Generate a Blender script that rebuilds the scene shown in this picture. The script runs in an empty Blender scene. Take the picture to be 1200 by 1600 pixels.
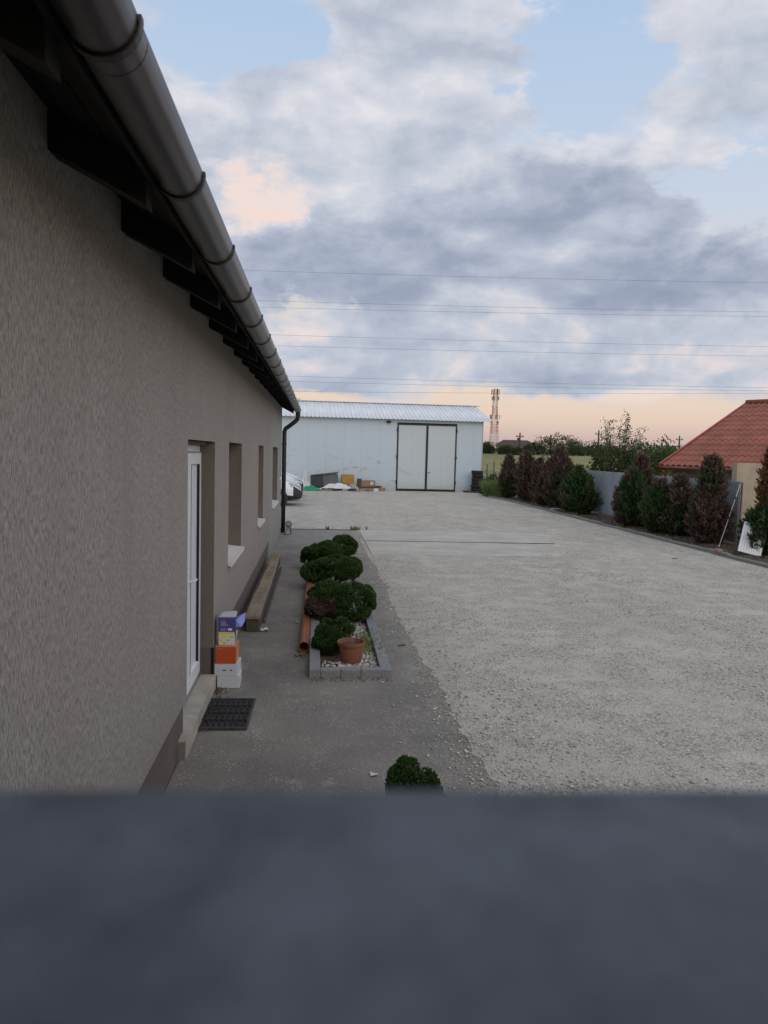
import bpy, math, random
import numpy as np
from mathutils import Matrix, Vector

sc = bpy.context.scene
R = math.radians
rng = np.random.default_rng(7)
random.seed(7)

# ------------------------------------------------------------------ camera
cd = bpy.data.cameras.new('camera')
cam = bpy.data.objects.new('camera', cd)
sc.collection.objects.link(cam)
cd.sensor_fit = 'VERTICAL'
cd.sensor_height = 36.0
cd.sensor_width = 27.0
cd.lens = 1180 / 1600 * 36.0
cd.clip_start = 0.01
cd.clip_end = 3000
CAMZ = 2.27
cam.matrix_world = Matrix((
    (0.995602644702013, -0.01875179950882659, -0.09178095596330467, 0),
    (-0.09002157849566345, 0.07950503895177753, -0.9927613329428305, 0),
    (0.025913109954353315, 0.9966580751674352, 0.07746736045610748, CAMZ),
    (0, 0, 0, 1)))
cd.dof.use_dof = True
cd.dof.focus_distance = 13.0
cd.dof.aperture_fstop = 8.0
sc.camera = cam

# ------------------------------------------------------------------ sun (soft, set sun behind the camera)
SUN_DIR = Vector((0.38, -0.74, 0.60)).normalized()       # towards the light
sd = bpy.data.lights.new('sun', 'SUN')
sd.energy = 1.05
sd.angle = R(70)
sd.color = (1.0, 0.87, 0.72)
sun = bpy.data.objects.new('sun', sd)
sun.rotation_euler = SUN_DIR.to_track_quat('Z', 'Y').to_euler()
sc.collection.objects.link(sun)

# ------------------------------------------------------------------ colour management
vs = sc.view_settings
vs.view_transform = 'Standard'
vs.look = 'None'
vs.gamma = 1
vs.exposure = 0.22
vs.use_curve_mapping = False

# ------------------------------------------------------------------ world: clear dusk sky + broken cloud deck
world = bpy.data.worlds.new('World')
sc.world = world
world.use_nodes = True
nt = world.node_tree
nt.nodes.clear()


class NG:
    """tiny node-graph helper"""
    def __init__(s, t): s.t = t
    def n(s, typ, **kw):
        x = s.t.nodes.new(typ)
        for k, v in kw.items(): setattr(x, k, v)
        return x
    def link(s, a, b): s.t.links.new(a, b)
    def put(s, sock, v):
        if isinstance(v, bpy.types.NodeSocket): s.link(v, sock)
        else: sock.default_value = v
    def m(s, op, a, b=0.0, c=0.0, clamp=False):
        x = s.n('ShaderNodeMath', operation=op, use_clamp=clamp)
        s.put(x.inputs[0], a); s.put(x.inputs[1], b); s.put(x.inputs[2], c)
        return x.outputs[0]
    def vm(s, op, a, b=(0, 0, 0)):
        x = s.n('ShaderNodeVectorMath', operation=op)
        s.put(x.inputs[0], a); s.put(x.inputs[1], b)
        return x.outputs[0]
    def mix(s, f, a, b, bt='MIX'):
        x = s.n('ShaderNodeMix', data_type='RGBA', blend_type=bt)
        s.put(x.inputs[0], f)
        for i, v in ((6, a), (7, b)):
            if not isinstance(v, bpy.types.NodeSocket) and len(v) == 3: v = (*v, 1)
            s.put(x.inputs[i], v)
        return x.outputs[2]
    def noise(s, vec, scale, detail=6, rough=0.5, dist=0.0):
        x = s.n('ShaderNodeTexNoise')
        s.put(x.inputs['Vector'], vec)
        x.inputs['Scale'].default_value = scale
        x.inputs['Detail'].default_value = detail
        x.inputs['Roughness'].default_value = rough
        x.inputs['Distortion'].default_value = dist
        return x.outputs['Fac']
    def voro(s, vec, scale, feature='F1', out='Distance'):
        x = s.n('ShaderNodeTexVoronoi', feature=feature)
        s.put(x.inputs['Vector'], vec)
        x.inputs['Scale'].default_value = scale
        return x.outputs[out]
    def ramp(s, f, stops, interp='LINEAR'):
        x = s.n('ShaderNodeValToRGB')
        cr = x.color_ramp
        cr.interpolation = interp
        while len(cr.elements) < len(stops): cr.elements.new(0.5)
        for e, (p, c) in zip(cr.elements, stops):
            e.position = p
            e.color = (*c, 1) if not isinstance(c, (int, float)) else (c, c, c, 1)
        s.put(x.inputs[0], f)
        return x.outputs[0]
    def rng(s, v, a, b, c=0.0, d=1.0, smooth=False):
        x = s.n('ShaderNodeMapRange', interpolation_type='SMOOTHSTEP' if smooth else 'LINEAR')
        s.put(x.inputs[0], v)
        for i, k in enumerate((a, b, c, d)): s.put(x.inputs[i + 1], k)
        return x.outputs[0]


def lin(r, g, b):
    f = lambda c: (c / 255) / 12.92 if c <= 10 else ((c / 255 + 0.055) / 1.055) ** 2.4
    return (f(r), f(g), f(b))


g = NG(nt)
tc = g.n('ShaderNodeTexCoord')
D = tc.outputs['Generated']
sep = g.n('ShaderNodeSeparateXYZ'); g.link(D, sep.inputs[0])
dx, dy, dz = sep.outputs
az = g.m('MULTIPLY', g.m('ARCTAN2', dx, dy), 57.2958)
el = g.m('MULTIPLY', g.m('ARCSINE', dz), 57.2958)
sky = g.n('ShaderNodeTexSky', sky_type='NISHITA')
sky.sun_disc = False
sky.sun_elevation = R(4)
sky.sun_rotation = math.atan2(SUN_DIR.x, SUN_DIR.y)
sky.air_density = 1.0; sky.dust_density = 1.5; sky.ozone_density = 2.0
# clear part: the physical sky with the pale dusk haze of the lower air over it
nish = g.mix(1.0, sky.outputs[0], (0.10, 0.10, 0.10), 'MULTIPLY')
haze = g.ramp(g.rng(el, 0, 45), [
    (0.0, lin(180, 164, 166)), (0.022, lin(204, 182, 178)), (0.06, lin(236, 210, 194)),
    (0.12, lin(244, 224, 204)), (0.19, lin(240, 224, 208)), (0.28, lin(220, 221, 226)),
    (0.42, lin(203, 217, 236)), (0.65, lin(182, 206, 236)), (1.0, lin(152, 184, 226))])
clear = g.mix(0.92, nish, haze)
# broken cloud deck
st = g.n('ShaderNodeCombineXYZ')
g.link(dx, st.inputs[0]); g.link(dy, st.inputs[1]); g.link(g.m('MULTIPLY', dz, 1.9), st.inputs[2])
V = st.outputs[0]
V = g.vm('ADD', V, (0.31, 0.0, 0.17))
warp = g.n('ShaderNodeTexNoise'); g.link(V, warp.inputs['Vector'])
warp.inputs['Scale'].default_value = 4.0; warp.inputs['Detail'].default_value = 6
wv = g.vm('MULTIPLY', g.vm('SUBTRACT', warp.outputs['Color'], (0.5, 0.5, 0.5)), (0.12, 0.12, 0.12))
VW = g.vm('ADD', V, wv)
n1 = g.noise(VW, 5.2, 12, 0.55)
n2 = g.noise(VW, 8.0, 10, 0.54)
n3 = g.m('ABSOLUTE', g.m('SUBTRACT', g.noise(VW, 17.0, 6, 0.5), 0.5))      # billows


wz = g.n('ShaderNodeTexNoise'); g.link(V, wz.inputs['Vector'])
wz.inputs['Scale'].default_value = 9.0; wz.inputs['Detail'].default_value = 7; wz.inputs['Roughness'].default_value = 0.6
wzs = g.n('ShaderNodeSeparateColor'); g.link(wz.outputs['Color'], wzs.inputs[0])
azw = g.m('ADD', az, g.m('MULTIPLY', g.m('SUBTRACT', wzs.outputs[0], 0.5), 16.0))
elw = g.m('ADD', el, g.m('MULTIPLY', g.m('SUBTRACT', wzs.outputs[1], 0.5), g.rng(el, 4, 16, 3.0, 12.0)))


def blob(a0, e0, ra, re, amp):
    u = g.m('DIVIDE', g.m('SUBTRACT', azw, a0), ra)
    v = g.m('DIVIDE', g.m('SUBTRACT', elw, e0), re)
    d2 = g.m('ADD', g.m('MULTIPLY', u, u), g.m('MULTIPLY', v, v))
    k = g.m('SUBTRACT', 1.0, d2, clamp=True)
    return g.m('MULTIPLY', g.m('MULTIPLY', k, k), amp)


def total(bl, base):
    s = base
    for b in bl: s = g.m('ADD', s, blob(*b))
    return s


# masses and gaps of the deck seen over the yard; elsewhere the noise alone breaks it
cov = total([(6, 27, 12, 11, .50), (-4, 21.5, 10, 6.5, .50), (6, 14.5, 17, 7, .62), (18, 18.5, 10, 5.0, .50),
             (25, 13, 15, 4.8, .55), (12, 8.8, 28, 3.8, .55), (1, 5.4, 12, 1.9, .42), (20, 5.6, 13, 1.6, .46),
             (29, 26, 9, 8, .42), (-6, 28, 9, 4.2, -.75), (17.8, 26, 7, 5.5, -.75), (28.0, 18.0, 7, 2.8, -.60),
             (24, 2, 26, 3.0, -.5), (-2, 3.0, 12, 2.2, -.4), (-0.5, 10.8, 3.5, 1.2, -.40)], 0.10)
dens = g.m('ADD', cov, g.m('MULTIPLY', g.m('SUBTRACT', n1, 0.5), 1.7))
dens = g.m('SUBTRACT', dens, g.m('MULTIPLY', n3, 0.45))
mask = g.rng(dens, -0.16, 0.26, smooth=True)
mask = g.m('MULTIPLY', mask, g.rng(el, 1.2, 4.5, smooth=True))
dark = total([(5, 14.0, 16, 5.5, .40), (20, 18.0, 11, 4, .36), (26, 12.6, 15, 4, .42), (6, 27, 10, 8, .03),
              (12, 8.0, 24, 2.6, .14), (-3.6, 18.0, 5, 3.0, -.34), (1, 5.4, 12, 2, .12), (20, 5.6, 12, 1.5, .2),
              (29, 26, 8, 8, -.08)], 0.19)
n1u = g.noise(g.vm('ADD', VW, (-0.012, 0.0, 0.034)), 5.2, 12, 0.55)       # relief: side towards the upper light is paler
relief = g.m('MULTIPLY', g.m('SUBTRACT', n1u, n1), 1.5)
thick = g.m('ADD', g.m('ADD', g.m('MULTIPLY', dens, 0.20), dark), g.m('ADD', g.m('MULTIPLY', g.m('SUBTRACT', n2, 0.5), 0.8), relief))
ccol = g.ramp(thick, [(0.0, lin(226, 227, 235)), (0.2, lin(206, 211, 222)), (0.42, lin(183, 191, 207)),
                      (0.68, lin(158, 168, 189)), (1.0, lin(138, 149, 173))])
warm = g.m('MULTIPLY', g.rng(thick, 0.34, 0.04, smooth=True), g.rng(el, 16, 7, 0.06, 0.6))
warm = g.m('ADD', warm, g.m('MULTIPLY', blob(-3.4, 18.0, 6.5, 4.0, 0.75), g.rng(thick, 0.36, 0.0, smooth=True)), clamp=True)
ccol = g.mix(warm, ccol, lin(247, 219, 206))
col = g.mix(mask, clear, ccol)
bg = g.n('ShaderNodeBackground')
g.link(col, bg.inputs[0]); bg.inputs[1].default_value = 0.86
world.cycles.sampling_method = 'MANUAL'; world.cycles.sample_map_resolution = 512
wo = g.n('ShaderNodeOutputWorld'); g.link(bg.outputs[0], wo.inputs[0])

# ------------------------------------------------------------------ materials
MATS = {}


def pbr(name, c1, c2=None, scale=6.0, rough=0.8, bump=0.0, bscale=60.0, metal=0.0, stretch=(1, 1, 1), island=0.0,
        big=0.0, bigscale=0.6, spec=0.35, detail=6, trans=0.0, bdist=0.01):
    """plain procedural surface: two-tone noise, large blotches, per-piece tint, fine relief"""
    m = bpy.data.materials.new(name); m.use_nodes = True
    t = m.node_tree; h = NG(t)
    b = t.nodes['Principled BSDF']
    b.inputs['Roughness'].default_value = rough
    b.inputs['Metallic'].default_value = metal
    b.inputs['Specular IOR Level'].default_value = spec
    tcn = h.n('ShaderNodeTexCoord')
    v = h.vm('MULTIPLY', tcn.outputs['Object'], stretch)
    if c2 is None: c2 = tuple(x * 0.8 for x in c1)
    f = h.rng(h.noise(v, scale, detail, 0.6), 0.3, 0.7)
    c = h.mix(f, c1, c2)
    if big:
        k = h.rng(h.noise(tcn.outputs['Object'], bigscale, 5, 0.6), 0.3, 0.7, 1 - big, 1 + big)
        sc_ = h.n('ShaderNodeVectorMath', operation='SCALE'); h.link(c, sc_.inputs[0]); h.link(k, sc_.inputs['Scale']); c = sc_.outputs[0]
    if island:
        ge = h.n('ShaderNodeNewGeometry')
        k = h.rng(ge.outputs['Random Per Island'], 0, 1, 1 - island, 1 + island)
        sc_ = h.n('ShaderNodeVectorMath', operation='SCALE'); h.link(c, sc_.inputs[0]); h.link(k, sc_.inputs['Scale']); c = sc_.outputs[0]
    h.link(c, b.inputs['Base Color'])
    if bump:
        bn = h.n('ShaderNodeBump'); bn.inputs['Strength'].default_value = bump; bn.inputs['Distance'].default_value = bdist
        h.link(h.noise(v, bscale, 5, 0.6), bn.inputs['Height']); h.link(bn.outputs[0], b.inputs['Normal'])
    if trans:
        ts = h.n('ShaderNodeBsdfTranslucent'); h.link(c, ts.inputs[0])
        mx = h.n('ShaderNodeMixShader'); mx.inputs[0].default_value = trans
        h.link(b.outputs[0], mx.inputs[1]); h.link(ts.outputs[0], mx.inputs[2])
        h.link(mx.outputs[0], t.nodes['Material Output'].inputs[0])
    MATS[name] = m
    return m


def mat_nodes(name):
    m = bpy.data.materials.new(name); m.use_nodes = True
    MATS[name] = m
    h = NG(m.node_tree); b = m.node_tree.nodes['Principled BSDF']
    tcn = h.n('ShaderNodeTexCoord')
    return m, h, b, tcn.outputs['Object']


def scaled(h, c, k):
    x = h.n('ShaderNodeVectorMath', operation='SCALE'); h.put(x.inputs[0], c); h.put(x.inputs['Scale'], k); return x.outputs[0]


def make_stucco(name, ca, cb, cdirt):
    m, h, b, o = mat_nodes(name)
    wob = h.n('ShaderNodeTexNoise'); h.link(o, wob.inputs['Vector']); wob.inputs['Scale'].default_value = 22; wob.inputs['Detail'].default_value = 2
    ow = h.vm('ADD', o, h.vm('MULTIPLY', h.vm('SUBTRACT', wob.outputs['Color'], (.5, .5, .5)), (0.006, 0.006, 0.02)))
    v1 = h.vm('MULTIPLY', ow, (230, 230, 30))
    gro = h.noise(v1, 1.0, 3, 0.55)                       # rubbed vertical grooves
    v2 = h.vm('MULTIPLY', ow, (380, 380, 120))
    gra = h.noise(v2, 1.0, 2, 0.5)
    groove = h.rng(gro, 0.36, 0.52, smooth=True)
    c = h.mix(groove, cb, ca)
    c = h.mix(h.m('MULTIPLY', h.rng(gra, 0.45, 0.75), 0.35), c, tuple(x * 1.25 for x in ca))
    soil = h.rng(h.noise(h.vm('MULTIPLY', o, (1, 1, 0.35)), 1.6, 6, 0.62), 0.48, 0.75)
    c = h.mix(h.m('MULTIPLY', soil, 0.45), c, cdirt)
    spz = h.n('ShaderNodeSeparateXYZ'); h.link(o, spz.inputs[0])
    drip = h.rng(h.noise(h.vm('MULTIPLY', o, (1, 5.0, 0.22)), 1.0, 6, 0.62), 0.55, 0.75)
    c = h.mix(h.m('MULTIPLY', drip, 0.22), c, tuple(x * 0.6 for x in cdirt))
    spl = h.rng(h.m('ADD', spz.outputs[2], h.m('MULTIPLY', h.noise(o, 2.4, 6, 0.65), 0.7)), 1.25, 0.55, 0, 0.35)
    c = h.mix(spl, c, tuple(x * 0.72 for x in cdirt))
    h.link(c, b.inputs['Base Color']); b.inputs['Roughness'].default_value = 0.92
    b.inputs['Specular IOR Level'].default_value = 0.2
    bn = h.n('ShaderNodeBump'); bn.inputs['Strength'].default_value = 0.75; bn.inputs['Distance'].default_value = 0.006
    h.link(h.m('ADD', groove, h.m('MULTIPLY', gra, 0.5)), bn.inputs['Height']); h.link(bn.outputs[0], b.inputs['Normal'])
    return m


make_stucco('stucco', (0.385, 0.352, 0.325), (0.220, 0.20, 0.184), (0.285, 0.26, 0.24))
make_stucco('stucco_grey', (0.36, 0.37, 0.36), (0.27, 0.28, 0.28), (0.26, 0.27, 0.27))
pbr('plinth', (0.150, 0.122, 0.108), (0.10, 0.083, 0.074), 40, 0.9, 0.5, 180, big=0.25)
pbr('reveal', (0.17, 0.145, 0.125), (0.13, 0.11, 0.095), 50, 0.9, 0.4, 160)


def make_concrete(name, base, light, darkc, speck=0.5, dusty=False):
    m, h, b, o = mat_nodes(name)
    blot = h.noise(o, 1.1, 8, 0.62)
    fine = h.noise(o, 38, 6, 0.65)
    c = h.mix(h.rng(blot, 0.32, 0.68), darkc, base)
    c = h.mix(h.m('MULTIPLY', h.rng(h.noise(o, 3.1, 7, 0.66), 0.56, 0.75, smooth=True), 0.6), c, light)
    c = scaled(h, c, h.rng(fine, 0.25, 0.75, 0.72, 1.28))
    ch = h.voro(o, 42)
    chip = h.m('MULTIPLY', h.rng(ch, 0.26, 0.14), h.rng(h.noise(o, 3.2, 5, 0.65), 0.44, 0.60))
    c = h.mix(h.m('MULTIPLY', chip, speck), c, tuple(min(1, x * 1.6) for x in light))
    wn = h.n('ShaderNodeTexNoise'); h.link(o, wn.inputs['Vector'])
    crack = h.voro(h.vm('ADD', o, h.vm('MULTIPLY', h.vm('SUBTRACT', wn.outputs['Color'], (.5, .5, .5)), (.3, .3, .3))), 0.42, 'DISTANCE_TO_EDGE')
    c = h.mix(h.m('MULTIPLY', h.rng(crack, 0.005, 0.002), 0.18), c, tuple(x * 0.5 for x in darkc))
    if dusty:
        sp = h.n('ShaderNodeSeparateXYZ'); h.link(o, sp.inputs[0])
        du = h.rng(h.m('ADD', sp.outputs[0], h.m('MULTIPLY', h.m('SUBTRACT', h.noise(o, 2.6, 8, 0.68), .5), 1.1)), 0.95, 1.45, 0, 0.8)
        fl = h.rng(h.noise(o, 60, 4, 0.7), 0.35, 0.6)
        c = h.mix(h.m('MULTIPLY', du, fl), c, (0.36, 0.345, 0.315))
    h.link(c, b.inputs['Base Color']); b.inputs['Roughness'].default_value = 0.88
    b.inputs['Specular IOR Level'].default_value = 0.3
    bn = h.n('ShaderNodeBump'); bn.inputs['Strength'].default_value = 0.5; bn.inputs['Distance'].default_value = 0.008
    h.link(h.m('ADD', fine, h.m('MULTIPLY', blot, 0.6)), bn.inputs['Height']); h.link(bn.outputs[0], b.inputs['Normal'])
    return m


make_concrete('concrete', (0.225, 0.207, 0.182), (0.36, 0.335, 0.292), (0.142, 0.132, 0.118), 1.0, True)
make_concrete('concrete_mid', (0.255, 0.245, 0.228), (0.36, 0.35, 0.325), (0.17, 0.165, 0.153), 0.7, True)
make_concrete('concrete_pale', (0.49, 0.46, 0.405), (0.58, 0.545, 0.48), (0.36, 0.335, 0.295), 0.6)
make_concrete('kerb_concrete', (0.26, 0.25, 0.23), (0.34, 0.33, 0.30), (0.17, 0.165, 0.15), 0.3)
make_concrete('edging_concrete', (0.23, 0.235, 0.24), (0.29, 0.29, 0.29), (0.18, 0.185, 0.19), 0.2)


def make_gravel():
    m, h, b, o = mat_nodes('gravel')
    sp = h.n('ShaderNodeSeparateXYZ'); h.link(o, sp.inputs[0])
    big = h.noise(h.vm('MULTIPLY', o, (1, 0.6, 1)), 0.55, 6, 0.6)
    wow = h.n('ShaderNodeTexNoise'); h.link(o, wow.inputs['Vector']); wow.inputs['Scale'].default_value = 30
    ov = h.vm('ADD', o, h.vm('MULTIPLY', h.vm('SUBTRACT', wow.outputs['Color'], (.5, .5, .5)), (.03, .03, 0)))
    st1 = h.n('ShaderNodeTexVoronoi'); h.link(ov, st1.inputs['Vector']); st1.inputs['Scale'].default_value = 34
    st2 = h.n('ShaderNodeTexVoronoi'); h.link(ov, st2.inputs['Vector']); st2.inputs['Scale'].default_value = 85
    fines = h.noise(o, 140, 3, 0.6)
    patch = h.rng(h.noise(o, 2.2, 6, 0.62), 0.36, 0.58, smooth=True)   # where stones lie loose, elsewhere packed fines
    c0 = h.mix(h.rng(big, 0.35, 0.65), (0.515, 0.475, 0.405), (0.62, 0.575, 0.498))
    c0 = scaled(h, c0, h.rng(fines, 0.3, 0.7, 0.62, 1.25))
    s1 = h.n('ShaderNodeSeparateColor'); h.link(st1.outputs['Color'], s1.inputs[0])
    s2 = h.n('ShaderNodeSeparateColor'); h.link(st2.outputs['Color'], s2.inputs[0])
    tint = h.mix(s1.outputs[1], (0.24, 0.215, 0.18), (0.69, 0.645, 0.57))
    tint2 = h.mix(s2.outputs[1], (0.21, 0.188, 0.155), (0.69, 0.645, 0.57))
    isst = h.m('MULTIPLY', h.m('MULTIPLY', h.rng(s1.outputs[0], 0.45, 0.5), h.rng(st1.outputs['Distance'], 0.55, 0.40)), patch)
    isst2 = h.m('MULTIPLY', h.rng(st2.outputs['Distance'], 0.6, 0.4), h.rng(patch, 0, 1, 0.5, 1.0))
    c = h.mix(h.m('MULTIPLY', isst2, 0.85), c0, tint2)
    c = h.mix(isst, c, tint)
    edge = h.m('MULTIPLY', h.m('MULTIPLY', h.rng(st1.outputs['Distance'], 0.45, 0.7), patch), 0.40)
    c = h.mix(edge, c, (0.17, 0.155, 0.135))
    dust = h.rng(h.m('ADD', sp.outputs[0], h.m('MULTIPLY', h.noise(o, 1.3, 5, 0.6), 1.2)), 2.7, 1.7, 0, 0.35, smooth=True)
    c = h.mix(dust, c, (0.40, 0.385, 0.355))
    trk = h.m('SINE', h.m('ADD', h.m('MULTIPLY', h.m('ADD', sp.outputs[0], h.m('MULTIPLY', h.m('SUBTRACT', h.noise(h.vm('MULTIPLY', o, (.3, .12, 1)), 1.0, 3, .5), .5), 5.0)), 3.4), 0.6))
    trk = h.m('MULTIPLY', h.rng(trk, 0.35, 0.95, smooth=True), h.rng(h.noise(o, 0.35, 4, .6), 0.42, 0.6))
    c = h.mix(h.m('MULTIPLY', trk, 0.28), c, (0.60, 0.55, 0.46))
    h.link(c, b.inputs['Base Color']); b.inputs['Roughness'].default_value = 0.95
    b.inputs['Specular IOR Level'].default_value = 0.15
    bn = h.n('ShaderNodeBump'); bn.inputs['Strength'].default_value = 0.9; bn.inputs['Distance'].default_value = 0.014
    hh = h.m('ADD', h.m('MULTIPLY', h.m('MULTIPLY', h.rng(st1.outputs['Distance'], 0.75, 0.1), isst), 1.0), h.m('ADD', h.m('MULTIPLY', h.rng(st2.outputs['Distance'], 0.6, 0.1), 0.45), h.m('MULTIPLY', fines, 0.25)))
    h.link(hh, bn.inputs['Height']); h.link(bn.outputs[0], b.inputs['Normal'])


make_gravel()
pbr('gravel_stone', (0.55, 0.50, 0.415), (0.42, 0.38, 0.315), 30, 0.95, island=0.45, spec=0.15)
pbr('soil', (0.075, 0.058, 0.045), (0.13, 0.105, 0.08), 14, 1.0, 0.9, 40, big=0.3, spec=0.1, bdist=0.03)
pbr('field', (0.18, 0.18, 0.080), (0.30, 0.275, 0.135), 0.9, 1.0, 0.6, 6, big=0.25, bigscale=0.05, spec=0.05, bdist=0.1)
pbr('grass', (0.10, 0.16, 0.045), (0.20, 0.235, 0.09), 5, 0.8, island=0.3, spec=0.2, trans=0.3)
pbr('dry_grass', (0.26, 0.23, 0.12), (0.16, 0.16, 0.07), 5, 0.9, island=0.3, spec=0.2, trans=0.3)
pbr('white_pvc', (0.72, 0.75, 0.79), (0.66, 0.69, 0.73), 3, 0.35, spec=0.5)
pbr('white_sill', (0.72, 0.71, 0.69), (0.60, 0.59, 0.57), 8, 0.5)
pbr('gasket', (0.012, 0.013, 0.016), None, 5, 0.5)
pbr('handle_metal', (0.55, 0.56, 0.58), None, 5, 0.3, metal=0.8)
m, h, b, o = mat_nodes('glass_dark')
b.inputs['Base Color'].default_value = (0.02, 0.024, 0.028, 1); b.inputs['Roughness'].default_value = 0.06
b.inputs['Specular IOR Level'].default_value = 0.8
pbr('step_tile', (0.42, 0.385, 0.33), (0.33, 0.30, 0.255), 9, 0.6, 0.15, 60, big=0.15, bigscale=3)
pbr('grout', (0.24, 0.22, 0.19), None, 30, 0.9)
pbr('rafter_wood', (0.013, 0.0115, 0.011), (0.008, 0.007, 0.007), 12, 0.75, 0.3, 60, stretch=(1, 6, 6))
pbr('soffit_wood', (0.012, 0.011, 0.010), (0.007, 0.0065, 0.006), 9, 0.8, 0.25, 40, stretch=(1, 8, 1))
pbr('gutter_metal', (0.088, 0.086, 0.088), (0.066, 0.064, 0.066), 5, 0.33, metal=0.7, spec=0.5, big=0.15, bigscale=2.5, stretch=(2, 0.4, 2))
pbr('gutter_dark', (0.030, 0.026, 0.026), (0.02, 0.018, 0.018), 8, 0.45, metal=0.2, spec=0.5)
pbr('roof_cover', (0.10, 0.045, 0.035), None, 6, 0.6)


def make_barn_white(name, ca, cb, dirt):
    m, h, b, o = mat_nodes(name)
    sp = h.n('ShaderNodeSeparateXYZ'); h.link(o, sp.inputs[0])
    c = h.mix(h.noise(o, 0.5, 5, 0.6), ca, cb)
    streak = h.noise(h.vm('MULTIPLY', o, (3.5, 3.5, 0.25)), 1.0, 5, 0.6)
    c = h.mix(h.rng(streak, 0.5, 0.8, 0, 0.22), c, dirt)
    sm = h.noise(h.vm('MULTIPLY', o, (1.1, 1, 3.0)), 0.9, 8, 0.68)           # scuffs, mostly at hand height on the left
    zone = h.m('MULTIPLY', h.rng(sp.outputs[2], 2.8, 1.6), h.rng(sp.outputs[0], 3.4, 1.2))
    c = h.mix(h.m('MULTIPLY', h.rng(sm, 0.56, 0.68), h.m('MULTIPLY', zone, 0.75)), c, tuple(x * 0.5 for x in dirt))
    splash = h.m('MULTIPLY', h.rng(h.m('ADD', sp.outputs[2], h.m('MULTIPLY', h.noise(o, 2.5, 5, .6), 0.6)), 0.95, 0.25), 0.5)
    c = h.mix(splash, c, (0.42, 0.40, 0.36))
    h.link(c, b.inputs['Base Color']); b.inputs['Roughness'].default_value = 0.45
    bn = h.n('ShaderNodeBump'); bn.inputs['Strength'].default_value = 0.15; bn.inputs['Distance'].default_value = 0.02
    h.link(h.noise(o, 2.0, 3, 0.5), bn.inputs['Height']); h.link(bn.outputs[0], b.inputs['Normal'])


make_barn_white('barn_white', (0.50, 0.59, 0.66), (0.465, 0.55, 0.61), (0.44, 0.505, 0.54))
make_barn_white('barn_door_white', (0.51, 0.57, 0.60), (0.485, 0.545, 0.575), (0.44, 0.49, 0.50))
pbr('barn_roof', (0.74, 0.77, 0.78), (0.64, 0.67, 0.68), 2, 0.4, metal=0.0, stretch=(4, 0.4, 1), big=0.12)
pbr('black_steel', (0.018, 0.018, 0.022), (0.03, 0.028, 0.028), 9, 0.5)
pbr('rubber', (0.016, 0.016, 0.017), (0.026, 0.026, 0.026), 30, 0.8, 0.3, 60)
pbr('rubber_dusty', (0.030, 0.030, 0.031), (0.075, 0.07, 0.064), 16, 0.85, 0.3, 60)
pbr('zinc_sheet', (0.40, 0.44, 0.48), (0.31, 0.35, 0.39), 2.5, 0.45, metal=0.3, stretch=(1, 1, 0.3), big=0.18, bigscale=0.8)
pbr('post_metal', (0.10, 0.10, 0.105), (0.15, 0.12, 0.10), 20, 0.6, metal=0.4)
pbr('red_roof', (0.30, 0.096, 0.056), (0.22, 0.072, 0.044), 3, 0.6, big=0.25, bigscale=1.2)
pbr('red_gutter', (0.30, 0.055, 0.045), (0.24, 0.045, 0.04), 4, 0.4)
pbr('beige_render', (0.44, 0.375, 0.29), (0.36, 0.305, 0.235), 2.2, 0.9, 0.4, 40, big=0.15, bigscale=1.3)
pbr('house_wall', (0.30, 0.27, 0.22), (0.23, 0.205, 0.17), 2.5, 0.9, 0.3, 30, big=0.2)
pbr('thuja_green', (0.038, 0.066, 0.026), (0.070, 0.108, 0.038), 3.5, 0.75, island=0.45, spec=0.25, trans=0.15)
pbr('thuja_bright', (0.036, 0.072, 0.020), (0.062, 0.112, 0.030), 4, 0.75, island=0.4, spec=0.25, trans=0.15)
pbr('thuja_dead', (0.100, 0.066, 0.052), (0.190, 0.135, 0.110), 5, 0.9, island=0.55, spec=0.1, trans=0.1)
pbr('thuja_rust', (0.17, 0.080, 0.040), (0.23, 0.12, 0.06), 5, 0.9, island=0.4, spec=0.1, trans=0.1)
pbr('bark', (0.10, 0.075, 0.055), (0.06, 0.045, 0.035), 20, 0.95, 0.6, 40, stretch=(1, 1, 0.3))
pbr('leaf_mid', (0.065, 0.10, 0.038), (0.11, 0.155, 0.06), 2, 0.7, island=0.4, spec=0.25, trans=0.3)
pbr('leaf_light', (0.085, 0.14, 0.045), (0.12, 0.17, 0.06), 2, 0.7, island=0.4, spec=0.25, trans=0.3)
pbr('leaf_far', (0.060, 0.085, 0.042), (0.10, 0.13, 0.065), 0.6, 0.9, island=0.35, spec=0.1)
pbr('leaf_red', (0.09, 0.035, 0.035), (0.13, 0.06, 0.05), 2, 0.8, island=0.4, spec=0.2, trans=0.2)
pbr('terracotta', (0.255, 0.092, 0.056), (0.205, 0.075, 0.046), 9, 0.75, 0.15, 60, big=0.12, bigscale=6)
pbr('orange_pvc', (0.36, 0.115, 0.046), (0.29, 0.092, 0.038), 4, 0.42, big=0.15, bigscale=2)
pbr('pipe_inside', (0.26, 0.075, 0.03), None, 5, 0.6)
pbr('pebble_white', (0.48, 0.465, 0.43), (0.30, 0.29, 0.265), 9, 0.8, island=0.4)
pbr('timber', (0.30, 0.245, 0.175), (0.17, 0.135, 0.095), 2.2, 0.9, 0.4, 40, stretch=(5, 0.8, 5), big=0.3, bigscale=1.5)
pbr('timber_dark', (0.060, 0.052, 0.045), (0.095, 0.082, 0.07), 8, 0.9, 0.4, 40, stretch=(5, 0.8, 5))
pbr('card_white', (0.54, 0.56, 0.60), (0.48, 0.50, 0.54), 4, 0.6, big=0.06)
pbr('card_orange', (0.46, 0.075, 0.020), (0.40, 0.066, 0.018), 4, 0.55)
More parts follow.
